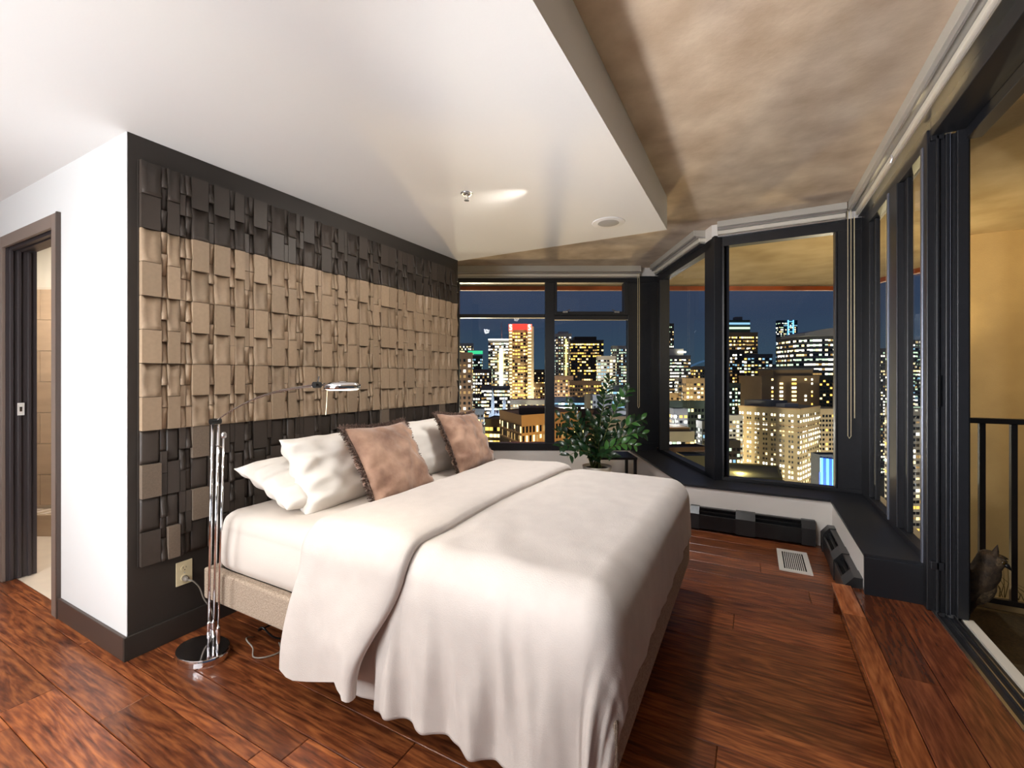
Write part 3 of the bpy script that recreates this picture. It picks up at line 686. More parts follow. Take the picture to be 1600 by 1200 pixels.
# ================================================================== FLOOR LAMP
LX, LY = -2.245, 1.135
lamp = thing('floor_lamp', 'chrome arc reading lamp on oval base beside the bed', 'lamp', (LX, LY, 0))
mb = MB(); prof = []
def oval(r, z): return [(LX+.0+.134*r*math.cos(t), LY+.098*r*math.sin(t), z) for t in [2*PI*k/40 for k in range(40)]]
rings = [(.985, .001), (1.0, .008), (1.0, .030), (.985, .036), (.95, .038), (.05, .0385)]; vs_ = []; 
for r, z in rings: vs_ += oval(r, z)
fs_ = [(i*40+k, i*40+(k+1) % 40, (i+1)*40+(k+1) % 40, (i+1)*40+k) for i in range(5) for k in range(40)]+[tuple(reversed(range(40))), tuple(200+k for k in range(40))]
obj('base', mb.add(vs_, fs_), M_CHROME, lamp, smooth=False)
A0 = Vector((LX+.02, LY+.02, .03)); A1 = Vector((-2.183, LY+.02, 1.085))
B0 = Vector((LX+.10, LY+.01, .03)); B1 = Vector((-2.095, LY+.01, 1.03))
obj('pole', MB().tube([A0+Vector((0, -.008, 0)), A1+Vector((-.006, -.008, 0))], .0062, 10), M_CHROME, lamp, smooth=True)
obj('pole', MB().tube([A0+Vector((.012, .008, 0)), A1+Vector((.012, .008, -.01))], .0062, 10), M_CHROME, lamp, smooth=True)
obj('counterweight_rod', MB().tube([B0, B1], .0045, 8), M_CHROME, lamp, smooth=True)
obj('rod_tip', MB().lathe([(.004, 0), (.011, .004), (.012, .02), (.006, .028)], B1-Vector((0, 0, .012)), 14), M_STEEL, lamp, smooth=True)
obj('bridge', MB().tube([A0.lerp(A1, .90)+Vector((.01, 0, 0)), B0.lerp(B1, .945)], .003, 6), M_CHROME, lamp)
for p, q, h in ((A0+Vector((0, -.008, 0)), A1, .12), (A0+Vector((.012, .008, 0)), A1, .12), (B0, B1, .12)):
    d = (q-p).normalized(); obj('collar', MB().tube([p, p+d*.05, p+d*.055, p+d*h, p+d*(h+.01)], [.006, .006, .009, .009, .0065], 10), M_CHROME, lamp, smooth=True)
obj('joint', MB().tube([A1+Vector((.002, -.022, .004)), A1+Vector((.002, .022, .004))], .0135, 14), M_BLKPL, lamp, label='black pivot joint')
# the arm bows upwards from the joint to the head
E0 = A1+Vector((.004, 0, .008)); E1 = Vector((-1.495, 1.165, 1.264)); arm = []
for k in range(25):
    t = k/24; p = E0.lerp(E1, t); p.z += .040*math.sin(PI*t)**.9*(1-.15*t); arm.append(p)
obj('arm', MB().tube([p+Vector((0, .003, 0)) for p in arm], .0036, 8), M_CHROME, lamp, smooth=True)
obj('arm', MB().tube([p+Vector((0, -.006, -.006)) for p in arm], .0026, 8), M_CHROME, lamp, smooth=True)
obj('joint', MB().tube([E1+Vector((0, -.014, 0)), E1+Vector((0, .014, 0))], .0125, 14), M_BLKPL, lamp, label='black pivot joint')
obj('joint_lever', MB().tube([E1, E1+Vector((.012, 0, .034))], .002, 6), M_BLKPL, lamp)
obj('head_stem', MB().tube([E1, E1+Vector((.055, 0, .0))], .003, 8).box(E1.x+.05, E1.x+.085, E1.y-.011, E1.y+.011, E1.z-.008, E1.z+.008), M_BLKPL, lamp)
hd = obj('lamp_shade', MB().lathe([(.0635, -.016), (.067, -.012), (.066, .0), (.056, .009), (.03, .011), (.026, .004), (.018, .012), (.005, .014)], E1+Vector((.142, 0, .002)), 32), M_CHROME, lamp, smooth=True)
obj('diffuser', MB().lathe([(.02, -.0215), (.05, -.0205), (.061, -.016), (.02, -.0155)], E1+Vector((.142, 0, .002)), 28), lit('lamp_diffuser', (255, 246, 228), 4), hd, smooth=True)
obj('pull_cord', MB().tube([E1+Vector((.06, 0, -.005)), E1+Vector((.056, 0, -.06)), E1+Vector((.05, 0, -.115))], .0014, 6), M_PLASTIC, lamp)
lp = bpy.data.lights.new('reading_lamp_glow', 'SPOT'); lp.energy = 9; lp.color = (1, .9, .74); lp.spot_size = math.radians(165); lp.spot_blend = 1; lp.shadow_soft_size = .05
lo = bpy.data.objects.new('reading_lamp_glow', lp); C.objects.link(lo); lo.location = E1+Vector((.142, 0, -.03))
# ================================================================== OUTLET AND CORDS
t = thing('wall_outlet', 'almond duplex wall outlet below the tiles beside the lamp', 'outlet', (WX, 1.182, .25))
obj('cover_plate', bx(WX+.0005, WX+.006, 1.146, 1.219, .252, .370), M_PLASTIC, t, bevel=.002)
for z in (.335, .287):
    mb = MB(); f = mb.tube([(WX+.005, 1.1825, z), (WX+.0085, 1.1825, z)], .0165, 20); r_ = obj('receptacle', mb, M_PLASTIC, t)
    obj('slot', bx(WX+.0085, WX+.009, 1.1745, 1.1765, z-.001, z+.009), M_BLKPL, r_); obj('slot', bx(WX+.0085, WX+.009, 1.188, 1.190, z, z+.008), M_BLKPL, r_)
    obj('slot', bx(WX+.0085, WX+.009, 1.180, 1.185, z-.010, z-.006), M_BLKPL, r_)
obj('plate_screw', MB().tube([(WX+.005, 1.1825, .311), (WX+.0072, 1.1825, .311)], .003, 10), M_STEEL, t)
t = thing('power_cord', 'clear lamp cord with plug running from the outlet to the lamp base', 'cord', (WX+.01, 1.18, .28))
obj('plug', MB().tube([(WX+.009, 1.1825, .285), (WX+.03, 1.182, .283), (WX+.038, 1.183, .28)], [.014, .012, .006], 12), M_CABLE, t, smooth=True)
def curve(pts, n=8):
    P = [Vector(p) for p in pts]; P = [P[0]]+P+[P[-1]]; out = []
    for i in range(1, len(P)-2):
        for k in range(n):
            s = k/n; a, b, c_, d = P[i-1:i+3]; out.append(.5*((2*b)+(c_-a)*s+(2*a-5*b+4*c_-d)*s*s+(3*b-a-3*c_+d)*s**3))
    return out+[P[-2]]
obj('cable', MB().tube(curve([(WX+.036, 1.183, .281), (WX+.055, 1.20, .27), (WX+.06, 1.225, .23), (WX+.07, 1.24, .17), (WX+.10, 1.26, .11), (WX+.13, 1.26, .03), (WX+.16, 1.24, .006), (LX-.07, 1.215, .006)]), .0034, 8), M_CABLE, t, smooth=True)
o = obj('power_cord', MB().tube(curve([(-2.17, 1.33, .006), (-2.12, 1.27, .05), (-2.09, 1.245, .058), (-2.05, 1.25, .03), (-2.02, 1.235, .006), (-1.97, 1.26, .006), (-1.95, 1.32, .006), (-2.02, 1.36, .006)]), .0034, 8), M_CABLE, smooth=True)
tag(o, 'loose pale cord curling on the floor under the bed head corner', 'cord')
mb = MB().tube(curve([(-2.20, 1.45, .006), (-2.13, 1.33, .05), (-2.07, 1.31, .09), (-2.03, 1.34, .04), (-2.0, 1.40, .006)]), .0045, 8)
o = obj('power_cord', mb, M_BLKPL, smooth=True); tag(o, 'black cable looped in the shadow under the bed head', 'cord')

# ================================================================== CEILING FITTINGS
t = thing('sprinkler', 'chrome pendant fire sprinkler in the white ceiling', 'sprinkler', (-1.54, 2.264, ZC))
obj('escutcheon', MB().lathe([(.036, 0), (.038, -.003), (.030, -.008), (.018, -.005), (.016, 0)][::-1], (-1.54, 2.264, ZC), 28), M_STEEL, t, smooth=True)
obj('sprinkler_frame', MB().lathe([(.010, 0), (.010, -.012), (.006, -.016)][::-1], (-1.54, 2.264, ZC), 14).tube([(-1.55, 2.264, ZC-.014), (-1.554, 2.264, ZC-.028), (-1.542, 2.264, ZC-.042)], .002, 6).tube([(-1.53, 2.264, ZC-.014), (-1.526, 2.264, ZC-.028), (-1.538, 2.264, ZC-.042)], .002, 6), M_CHROME, t)
obj('deflector', MB().lathe([(.016, -.045), (.016, -.0435), (.003, -.041)], (-1.54, 2.264, ZC), 16), M_CHROME, t)
t = thing('ceiling_speaker', 'round flush ceiling speaker near the corner of the dropped ceiling', 'speaker', (-.925, 3.19, ZC))
obj('bezel', MB().lathe([(.112, -.0055), (.118, -.003), (.120, 0), (.104, 0)], (-.925, 3.19, ZC), 40), M_CEIL, t, smooth=True)
obj('grille', MB().lathe([(.02, -.0065), (.104, -.005), (.108, 0)], (-.925, 3.19, ZC), 40), M_SPK, t, smooth=True)

# ================================================================== ROLLER BLINDS
def blind(label, fn, a0, a1, dz=.09, chain=None, zt=ZK, zb=2.59):
    p = fn((a0+a1)/2, .05); t = thing('roller_blind', label, 'blind', (p.x, p.y, zb-.06), 'roller blind cassettes above the windows')
    def m(name, d0, d1, z0, z1, mt, b=.003): return obj(name, MB().prism([tuple(fn(a, d))[:2] for a, d in ((a0, d0), (a1, d0), (a1, d1), (a0, d1))], z0, z1), mt, t, bevel=b)
    m('cassette', .0, dz+.02, zb+.018, zt-.003, M_CASSETTE); m('cassette_lip', .0, dz, zb, zb+.018, M_STEEL, 0)
    m('roller_tube', .005, dz-.025, zb-.035, zb, M_CREAM, .008); m('bottom_bar', .004, dz-.04, zb-.052, zb-.038, M_STEEL, .002)
    if chain:
        a, d, zz = chain; q = fn(a, d); r_ = fn(a+.02, d); mb = MB(); top = zb-.005
        mb.tube([(q.x, q.y, top), (q.x, q.y, zz+.02), ((q.x+r_.x)/2, (q.y+r_.y)/2, zz), (r_.x, r_.y, zz+.02), (r_.x, r_.y, top)], .0026, 6)
        obj('bead_chain', mb, M_PLASTIC, t)
    return t
blind('grey roller blind cassette across the far window', fA, -.75, 1.60, .10, (1.555, .13, .90), zb=2.575)
blind('grey roller blind cassette above the short window by the plant', fB, 4.17, 5.50, .11)
blind('grey roller blind cassette above the window with the office block', fC, -.275, .655, .09, (.655, .125, .81), zb=2.595)
t = blind('long grey roller blind cassette above the sliding door and side windows', fD, BZ+.1, 4.33, .10, zb=2.585)
obj('bracket', MB().tube([(.70, 3.28, 2.565), (.705, 3.28, 2.545), (.70, 3.29, 2.525)], .005, 6), M_STEEL, t)
t2 = thing('blind_chain', 'white bead chain hanging beside the corner post right of the office block', 'chain', (.70, 4.29, .95))
obj('bead_string', MB().tube([(.695, 4.30, 2.53), (.697, 4.30, .97)], .0035, 6), M_PLASTIC, t2)

# ================================================================== HEATERS, REGISTER
def heater(label, fn, a0, a1, caps, ends):
    p = fn((a0+a1)/2, .04); t = thing('baseboard_heater', label, 'heater', (p.x, p.y, 0), 'black baseboard heaters under the windows')
    def m(name, s0, s1, d0, d1, z0, z1, mt, **k): return obj(name, MB().prism([tuple(fn(a, d))[:2] for a, d in ((s0, d0), (s1, d0), (s1, d1), (s0, d1))], z0, z1), mt, t, **k)
    m('front_panel', a0, a1, .065, .078, .02, .135, M_HEAT, bevel=.002)
    m('back_plate', a0, a1, .0, .008, .02, .185, M_HEAT)
    m('top_lip', a0, a1, .0, .035, .178, .188, M_HEATC, bevel=.002)
    m('damper', a0, a1, .035, .05, .150, .158, M_HEAT)
    m('element', a0, a1, .012, .058, .05, .11, M_VOID)
    for c0, c1 in caps:
        mb = MB(); P = [(0, .015), (.083, .015), (.083, .140), (.040, .193), (0, .193)]
        vs_ = [Vector((*tuple(fn(a, d))[:2], z)) for a in (c0, c1) for d, z in P]; n = 5
        mb.add(vs_, [(0, 1, 2, 3, 4), (9, 8, 7, 6, 5)]+[(i, i+5, (i+1) % 5+5, (i+1) % 5) for i in range(5)])
        obj('cover_cap', mb, M_HEATC, t)
    return t
hC = lambda a, d: Vector((a, 4.11-d, 0))
hD = lambda a, d: Vector((.53-d, a, 0))
heater('black baseboard heater along the wall below the office-block window', hC, -.46, .36, [(-.465, -.395), (-.12, .02), (.33, .42)], None)
heater('black baseboard heater along the low wall beside the step', hD, 3.06, 4.02, [(3.04, 3.16), (3.42, 3.56), (3.93, 4.02)], None)
t = thing('floor_register', 'white slotted floor register in the wood floor by the heater', 'vent', (.252, 3.67, 0))
mb = MB(); x0, x1, y0, y1 = .158, .348, 3.465, 3.885; ns = 11; sx0, sx1 = x0+.03, x1-.03; pw = (sx1-sx0)/ns
mb.box(x0, x1, y0, y0+.04, .0005, .006); mb.box(x0, x1, y1-.04, y1, .0005, .006); mb.box(x0, sx0, y0+.04, y1-.04, .0005, .006); mb.box(sx1, x1, y0+.04, y1-.04, .0005, .006)
obj('register_frame', mb, M_VENT, t)
for k in range(ns-1): obj('louver', bx(sx0+pw*(k+.78), sx0+pw*(k+1.22), y0+.04, y1-.04, .0005, .005), M_VENT, t)
obj('duct_opening', bx(sx0, sx1, y0+.04, y1-.04, .0003, .0012), M_VOID, t)

# ================================================================== PLANT ON THE FLOOR BY THE FAR WINDOW
PB = W(.83, 4.35)
t = thing('side_table', 'low black side table tucked in the corner beside the plant', 'table', tuple(W(1.12, 4.95)))
T4 = Matrix.Translation(W(1.12, 4.95)) @ Matrix.Rotation(TH, 4, 'Z')
obj('table_top', bx(-.22, .22, -.2, .2, .40, .425, T4), M_BLACK, t, bevel=.003)
for sx_ in (-1, 1):
    for sy_ in (-1, 1): obj('leg', bx(sx_*.2-.015, sx_*.2+.015, sy_*.18-.015, sy_*.18+.015, 0, .40, T4), M_BLACK, t)
pl = thing('potted_plant', 'glossy green zamioculcas plant in a pale pot by the far window', 'plant', (PB.x, PB.y, 0))
obj('pot', MB().lathe([(.09, 0), (.10, .02), (.135, .38), (.142, .42), (.13, .42), (.122, .39), (.02, .385)], PB, 32), M_POT, pl, smooth=True)
obj('soil', MB().lathe([(.12, .385), (.12, .395), (.02, .40)], PB, 20), M_SOIL, pl)
def leaf_mesh(m):
    mb = MB(); P = []; prof = [(0, .0), (.18, .30), (.45, .5), (.75, .36), (1, 0)]
    for k, (x, w_) in enumerate(prof):
        z = .10*math.sin(x*PI)-.10*x*x
        P += [(x, -w_*.5, z+.09*w_), (x, 0, z), (x, w_*.5, z+.09*w_)]
    F = []
    for k in range(4):
        for q in range(2): F.append((k*3+q, (k+1)*3+q, (k+1)*3+q+1, k*3+q+1))
    mb.add(P, F); me = mesh_of('leaf', mb, m, True); return me
LM, LM2 = leaf_mesh(M_LEAF), leaf_mesh(M_LEAF2)
def place_leaf(parent, p, d, nrm, L, wd, me):
    d = d.normalized(); side = nrm.cross(d).normalized(); up = d.cross(side)
    M = Matrix((d*L, side*L*wd, up*L)).transposed().to_4x4(); o = bpy.data.objects.new('leaf', me); C.objects.link(o); o.parent = parent
    M.translation = p-ROOT[parent]; o.matrix_local = M; return o
rl = random.Random(21)
tips = [(953, 590, 4.30, .0, 26), (984, 606, 4.25, .1, 24), (885, 628, 4.30, .1, 20), (872, 652, 4.2, .2, 16), (1006, 655, 4.2, .22, 20), (1007, 678, 4.1, .3, 20), (996, 698, 4.0, .3, 14),
        (870, 676, 4.2, .25, 18), (873, 700, 4.1, .3, 16), (886, 714, 4.0, .3, 12), (944, 640, 4.55, .05, 16), (918, 650, 4.15, .1, 16), (958, 716, 4.0, .2, 12), (932, 668, 4.05, .1, 14)]
for q, (px, py, dp, sag, nl) in enumerate(tips):
    tip = W((px-800)/FP*dp, dp, EYE+(HZ-py)/FP*dp); b = PB+Vector((rl.uniform(-.05, .05), rl.uniform(-.05, .05), .39))
    mid = b.lerp(tip, .5)+Vector((0, 0, .10+sag*.35)); mid.x = b.x*.62+tip.x*.38; mid.y = b.y*.62+tip.y*.38
    path = [((1-s)**2)*b+2*s*(1-s)*mid+s*s*tip for s in [k/14 for k in range(15)]]
    obj('stem', MB().tube(path, [.008*(1-k/17) for k in range(15)], 6), M_STEM, pl, smooth=True)
    hy = W(0, 1); 
    for k in range(nl):
        s = .18+.82*(k//2+.5)/(nl/2); s = min(s, .99); i = s*14; i0 = min(13, int(i)); p = path[i0].lerp(path[i0+1], i-i0); tg = (path[i0+1]-path[i0]).normalized()
        face = (-W(0, 1)*.7+Vector((0, 0, .75))).normalized(); sd = tg.cross(face).normalized()*(1 if k % 2 else -1)
        d = (tg*.75+sd*.8+Vector((rl.uniform(-.15, .15), rl.uniform(-.15, .15), rl.uniform(-.1, .2)))).normalized()
        n_ = (face+Vector((rl.uniform(-.4, .4), rl.uniform(-.4, .4), rl.uniform(-.3, .3)))).normalized()
        me = LM2 if q in (6,) or (q in (1, 4, 5) and s > .5 and k % 3 == 0) else LM
        place_leaf(pl, p, d, n_, rl.uniform(.088, .122)*(1-.35*max(0, s-.75)*4*.6), rl.uniform(.78, 1.0), me)

# ================================================================== BALCONY
struct('floor_balcony', bx(.87, 4.2, BZ, 3.47, -.2, -.005), M_CARPET)
struct('trim_9', bx(.87, 4.2, 3.47, 3.56, -.2, .035), M_STUCCO)
struct('wall_balcony', bx(1.70, 5.5, 5.92, 6.2, -2.2, ZK), M_STUCCO)
rl_ = thing('balcony_railing', 'dark metal balcony railing with square pickets outside the sliding door', 'railing', (2.5, 3.43, 0))
obj('top_rail', bx(.93, 4.1, 3.405, 3.455, 1.035, 1.065), M_RAIL, rl_, bevel=.004)
obj('bottom_rail', bx(.93, 4.1, 3.415, 3.445, .045, .075), M_RAIL, rl_, bevel=.003)
for k in range(-1, 24): obj('picket', bx(1.125+k*.125-.0125, 1.125+k*.125+.0125, 3.4175, 3.4425, .075, 1.035), M_RAIL, rl_)
for x in (.945, 2.45, 4.0): obj('post', bx(x-.02, x+.02, 3.41, 3.45, 0, 1.035), M_RAIL, rl_)
# owl figure
OP = Vector((.955, 3.03, -.005)); Fd = Vector((CT, ST, 0)); 
ow_ = thing('owl_figure', 'brown horned owl decoy standing on the balcony by the railing', 'owl figure', tuple(OP))
MO = Matrix.Translation(OP) @ Matrix.Rotation(TH-math.radians(50), 4, 'Z')      # local +x looks towards the right of the door
def L_(m): return xf(m, MO)
sec = [(.05, .030, -.052), (.09, .038, -.050), (.13, .046, -.044), (.18, .060, -.032), (.23, .072, -.016), (.28, .079, .004), (.32, .077, .022), (.350, .064, .038), (.372, .052, .052), (.395, .053, .064), (.420, .050, .068), (.440, .040, .064), (.452, .020, .058), (.456, .006, .056)]
n = 22; vs_ = []
for z, r, cx in sec:
    for k in range(n):
        a = 2*PI*k/n; q = 1+.05*math.sin(a*5+z*60); vs_.append(Vector((cx+r*q*math.cos(a), r*q*.90*math.sin(a), z)))
fs_ = [(i*n+k, i*n+(k+1) % n, (i+1)*n+(k+1) % n, (i+1)*n+k) for i in range(len(sec)-1) for k in range(n)]+[tuple(reversed(range(n))), tuple((len(sec)-1)*n+k for k in range(n))]
obj('body', L_(MB().add(vs_, fs_)), M_OWL, ow_, smooth=True)
RB = Matrix.Rotation(math.radians(24), 3, 'Y')
obj('breast', L_(MB().ball((.022, 0, .258), .062, .055, .092, RB)), M_OWLB, ow_, smooth=True)
for s_ in (-1, 1):
    obj('wing', L_(MB().ball((-.034, s_*.060, .235), .050, .020, .135, RB)), M_OWL, ow_, smooth=True)
    obj('wing_tip', L_(MB().lathe([(.022, 0), (.016, -.05), (.003, -.10)][::-1], (-.070, s_*.052, .15), 8, sy=.4, M=Matrix.Rotation(math.radians(14), 3, 'Y'))), M_OWL, ow_, smooth=True)
    obj('ear_tuft', L_(MB().lathe([(.013, 0), (.011, .018), (.001, .050)], (.080, s_*.024, .436), 10, sy=.6, M=Matrix.Rotation(math.radians(10), 3, 'Y'))), M_OWL, ow_, smooth=True)
    obj('eye', L_(MB().ball((.108, s_*.024, .418), .010, .010, .011, n=12, m=8)), M_EYE, ow_, smooth=True)
    obj('brow', L_(MB().ball((.104, s_*.022, .432), .022, .010, .006, Matrix.Rotation(math.radians(20), 3, 'Y'), n=10, m=6)), M_OWL, ow_, smooth=True)
    obj('foot', L_(MB().ball((-.028, s_*.022, .052), .030, .014, .014)), M_OWLB, ow_, smooth=True)
obj('beak', L_(MB().lathe([(.013, 0), (.010, .016), (.002, .036)], (.112, 0, .408), 10, M=Matrix.Rotation(math.radians(140), 3, 'Y'))), M_BLKPL, ow_, smooth=True)
obj('facial_disc', L_(MB().ball((.090, 0, .412), .026, .044, .034)), M_OWLB, ow_, smooth=True)
obj('tail', L_(MB().ball((-.088, 0, .10), .014, .034, .075, Matrix.Rotation(math.radians(18), 3, 'Y'))), M_OWL, ow_, smooth=True)
obj('perch_base', L_(MB().lathe([(.055, 0), (.057, .010), (.045, .022), (.040, .050), (.02, .056)], (-.045, 0, 0), 20)), M_OWL, ow_, smooth=True)
rg = random.Random(4); mb = MB()
for k in range(60):
    x = rg.uniform(1.15, 2.4); b = Vector((x, 3.60+rg.uniform(-.03, .06), -.02)); tp = b+Vector((rg.uniform(-.14, .05), rg.uniform(-.03, .03), rg.uniform(.10, .24)))
    m_ = b.lerp(tp, .5)+Vector((.015, 0, .02)); mb.tube([b, m_, tp], [.0022, .0018, .0006], 4)
o = obj('grass_tuft', mb, M_GRASS, kind='stuff'); tag(o, 'thin dry grass blades growing along the balcony curb', 'grass')
pt = obj('planter_box', bx(1.05, 2.6, 3.565, 3.70, -.2, -.015), M_SOIL); tag(pt, 'narrow soil planter behind the balcony curb', 'planter')

# ================================================================== THE CITY BELOW
GZ = -110.0
M_ASPH = mat('night_asphalt', rgb((34, 34, 38)), .8, var=.3, nscale=.02)
struct('ground_city', MB().prism([tuple(W(a, b))[:2] for a, b in ((-900, 60), (1500, 60), (1500, 1600), (-900, 1600))], GZ-1, GZ), M_ASPH)
def pt(name, lat, dep, z, kw, col, r=3):
    l = bpy.data.lights.new(name, 'POINT'); l.energy = kw*1000; l.color = col; l.shadow_soft_size = r
    o = bpy.data.objects.new(name, l); C.objects.link(o); o.location = W(lat, dep, z)
pt('street_glow', 175, 235, -75, 170, (1, .84, .56)); pt('street_glow', 250, 290, -60, 132, (1, .86, .62)); pt('street_glow', 10, 140, -70, 160, (1, .72, .36))
pt('street_glow', -25, 260, -60, 286, (1, .88, .62)); pt('street_glow', 60, 250, -60, 242, (.9, .92, 1)); pt('street_glow', 130, 330, -60, 242, (1, .82, .5))
pt('street_glow', 40, 400, -50, 440, (1, .84, .6)); pt('street_glow', 230, 420, -50, 506, (1, .88, .7)); pt('street_glow', 100, 105, -60, 66, (1, .8, .4)); pt('crown_red_glow', 9, 395, 62, 14, (1, .12, .08))
WM = [mat('dark_office_glass', rgb((20, 23, 30)), .25), lit('lit_window_warm', (255, 222, 150), 2.6), lit('lit_window_yellow', (255, 200, 92), 2.0), lit('lit_window_white', (255, 248, 226), 3.6),
      lit('lit_window_green', (196, 226, 190), 1.5), lit('lit_window_dim', (190, 150, 90), .9), lit('lit_window_blue', (110, 140, 255), 1.6), lit('lit_window_cyan', (150, 205, 235), 1.0)]
PAL = dict(warm=[1, 1, 3, 5, 5, 2], yellow=[2, 2, 1, 5], white=[3, 3, 1, 4, 5], green=[4, 4, 3, 7, 1], mix=[1, 2, 3, 4, 5, 5, 7], amber=[2, 5, 5, 1], blue=[6, 7, 3, 6], cyan=[7, 7, 3, 4], block=[3, 3, 1, 1, 3])
FAC = dict(stone=(152, 138, 108), brown=(92, 72, 58), dark=(46, 42, 42), black=(30, 30, 34), beige=(176, 160, 132), tan=(150, 126, 94), grey=(104, 106, 110), pale=(188, 186, 180), slate=(62, 70, 84), red=(120, 62, 48), orange=(206, 156, 98), olive=(96, 94, 74), green=(70, 84, 76))
def fmat(k): return mat('facade_'+k, rgb(FAC[k]), .8, var=.12, nscale=.06)
cr_ = random.Random(99)
def poly_bld(label, pts, zt, fac, pal, frac, fh=3.3, bw=2.3, ww=.62, wh=.5, zmin=None, zb=GZ, name='tower', parapet=1.2, darkwin=True, cat='building', rowbias=.0, pair=False, roofs=(), top_skip=1):
    """pts: plan corners in (lateral, depth) metres, counter-clockwise seen from above"""
    P = [W(a, b) for a, b in pts]; ar = sum(P[i].x*P[(i+1) % len(P)].y-P[(i+1) % len(P)].x*P[i].y for i in range(len(P)))
    if ar < 0: P.reverse()
    c = sum(P, Vector())/len(P); t = thing(name, label, cat, (c.x, c.y, zb))
    obj('facade', MB().prism([(p.x, p.y) for p in P], zb, zt), fmat(fac), t)
    if parapet:
        Q = [c+(p-c)*1.012 for p in P]; mb = MB(); n = len(P); I = [c+(p-c)*.97 for p in P]
        vs_ = [Vector((q.x, q.y, z)) for z in (zt-parapet, zt+.6) for q in Q]+[Vector((q.x, q.y, zt+.6)) for q in I]+[Vector((q.x, q.y, zt)) for q in I]
        mb.add(vs_, [(i, (i+1) % n, n+(i+1) % n, n+i) for i in range(n)]+[(n+i, n+(i+1) % n, 2*n+(i+1) % n, 2*n+i) for i in range(n)]+[(2*n+i, 2*n+(i+1) % n, 3*n+(i+1) % n, 3*n+i) for i in range(n)])
        obj('parapet', mb, fmat(fac), t)
    mb = MB(); eye = Vector((0, 0, 0)); cnt = 0
    z0 = zmin if zmin is not None else max(zb+1, EYE-200/FP*(c.length)); 
    for i in range(len(P)):
        a, b = P[i], P[(i+1) % len(P)]; d = b-a; L = d.length
        if L < 1: continue
        d = d/L; nn = Vector((d.y, -d.x, 0))
        if nn.dot((a+b)/2-eye) > 0: continue
        nc = max(1, int(L/bw)); bwr = L/nc; nr = max(1, int((zt-z0)/fh))
        for r in range(top_skip, nr+top_skip):
            zc = zt-r*fh-fh*.1; rb = cr_.random()
            if zc-wh*fh < z0: break
            rl2 = frac+(rowbias if rb > .72 else -rowbias*.4)
            rm = cr_.choice(PAL[pal])
            for k in range(nc):
                if pair and k % 3 == 2 and nc > 6: continue
                lit_ = cr_.random() < rl2
                if not lit_ and not darkwin: continue
                mi = (rm if cr_.random() < .45 else cr_.choice(PAL[pal])) if lit_ else 0
                s0 = a+d*(k+.5-ww/2)*bwr+nn*.12; s1 = a+d*(k+.5+ww/2)*bwr+nn*.12
                f0 = s0-nn*.2; f1 = s1-nn*.2; zl = zc-wh*fh
                if lit_ and cr_.random() < .15: zl = zc-wh*fh*.6
                mb.add([(s0.x, s0.y, zl), (s1.x, s1.y, zl), (s1.x, s1.y, zc), (s0.x, s0.y, zc), (f0.x, f0.y, zl), (f1.x, f1.y, zl), (f1.x, f1.y, zc), (f0.x, f0.y, zc)],
                       [(0, 1, 2, 3), (0, 4, 5, 1), (3, 2, 6, 7), (0, 3, 7, 4), (1, 5, 6, 2)], mi); cnt += 1
    if cnt: obj('windows', mb, WM, t, kind='stuff')
    return t
def Z(py, D): return EYE+(HZ-py)/FP*D
def LT(px, D): return (px-800)/FP*D
FOOT = []
def clash(q):
    a0, a1, d0, d1 = min(p[0] for p in q), max(p[0] for p in q), min(p[1] for p in q), max(p[1] for p in q)
    return any(a0 < f[1]+.3 and a1 > f[0]-.3 and d0 < f[3]+.3 and d1 > f[2]-.3 for f in FOOT)
def reg(q): FOOT.append((min(p[0] for p in q), max(p[0] for p in q), min(p[1] for p in q), max(p[1] for p in q)))
def tower_fixed(*a, **k): return tower(*a, mv=False, **k)
def tower(label, px0, px1, py, D, fac='grey', pal='mix', frac=.5, thick=None, rot=0, mv=True, **k):
    if mv:
        for it in range(80):
            a, b = LT(px0, D), LT(px1, D); th = thick or 8; r = math.radians(rot)
            q = [(a+x*math.cos(r)-y*math.sin(r), D+x*math.sin(r)+y*math.cos(r)) for x, y in ((0, 0), (b-a, 0), (b-a, th), (0, th))]
            if not clash(q): break
            D += 2
    a, b = LT(px0, D), LT(px1, D); w_ = b-a; th = thick or 8; r = math.radians(rot)
    q = [(0, 0), (w_, 0), (w_, th), (0, th)]; q = [(a+x*math.cos(r)-y*math.sin(r), D+x*math.sin(r)+y*math.cos(r)) for x, y in q]
    reg(q); return poly_bld(label, q, Z(py, D), fac, pal, frac, **k)
def box_on(t, n, px0, px1, py0, py1, D, th, m):
    """a block carried by building t"""
    a, b = LT(px0, D), LT(px1, D); q = [tuple(W(x, y))[:2] for x, y in ((a, D), (b, D), (b, D+th), (a, D+th))]
    return obj(n, MB().prism(q, Z(py1, D), Z(py0, D)), m, t)
M_RED = lit('red_crown_light', (255, 52, 40), 1.4); M_REDS = lit('red_sign_light', (255, 86, 66), 3.2); M_WHT = lit('white_flood', (255, 248, 226), 5); M_GRN = lit('green_roof_light', (60, 205, 140), 1.1)
M_CYE = lit('cyan_edge_light', (120, 205, 255), 1.6); M_BLU = lit('blue_facade_light', (40, 90, 255), 2.4); M_CYB = lit('pale_blue_light', (110, 190, 255), 1.8); M_YLW = lit('yellow_edge_light', (255, 226, 130), 2.2)

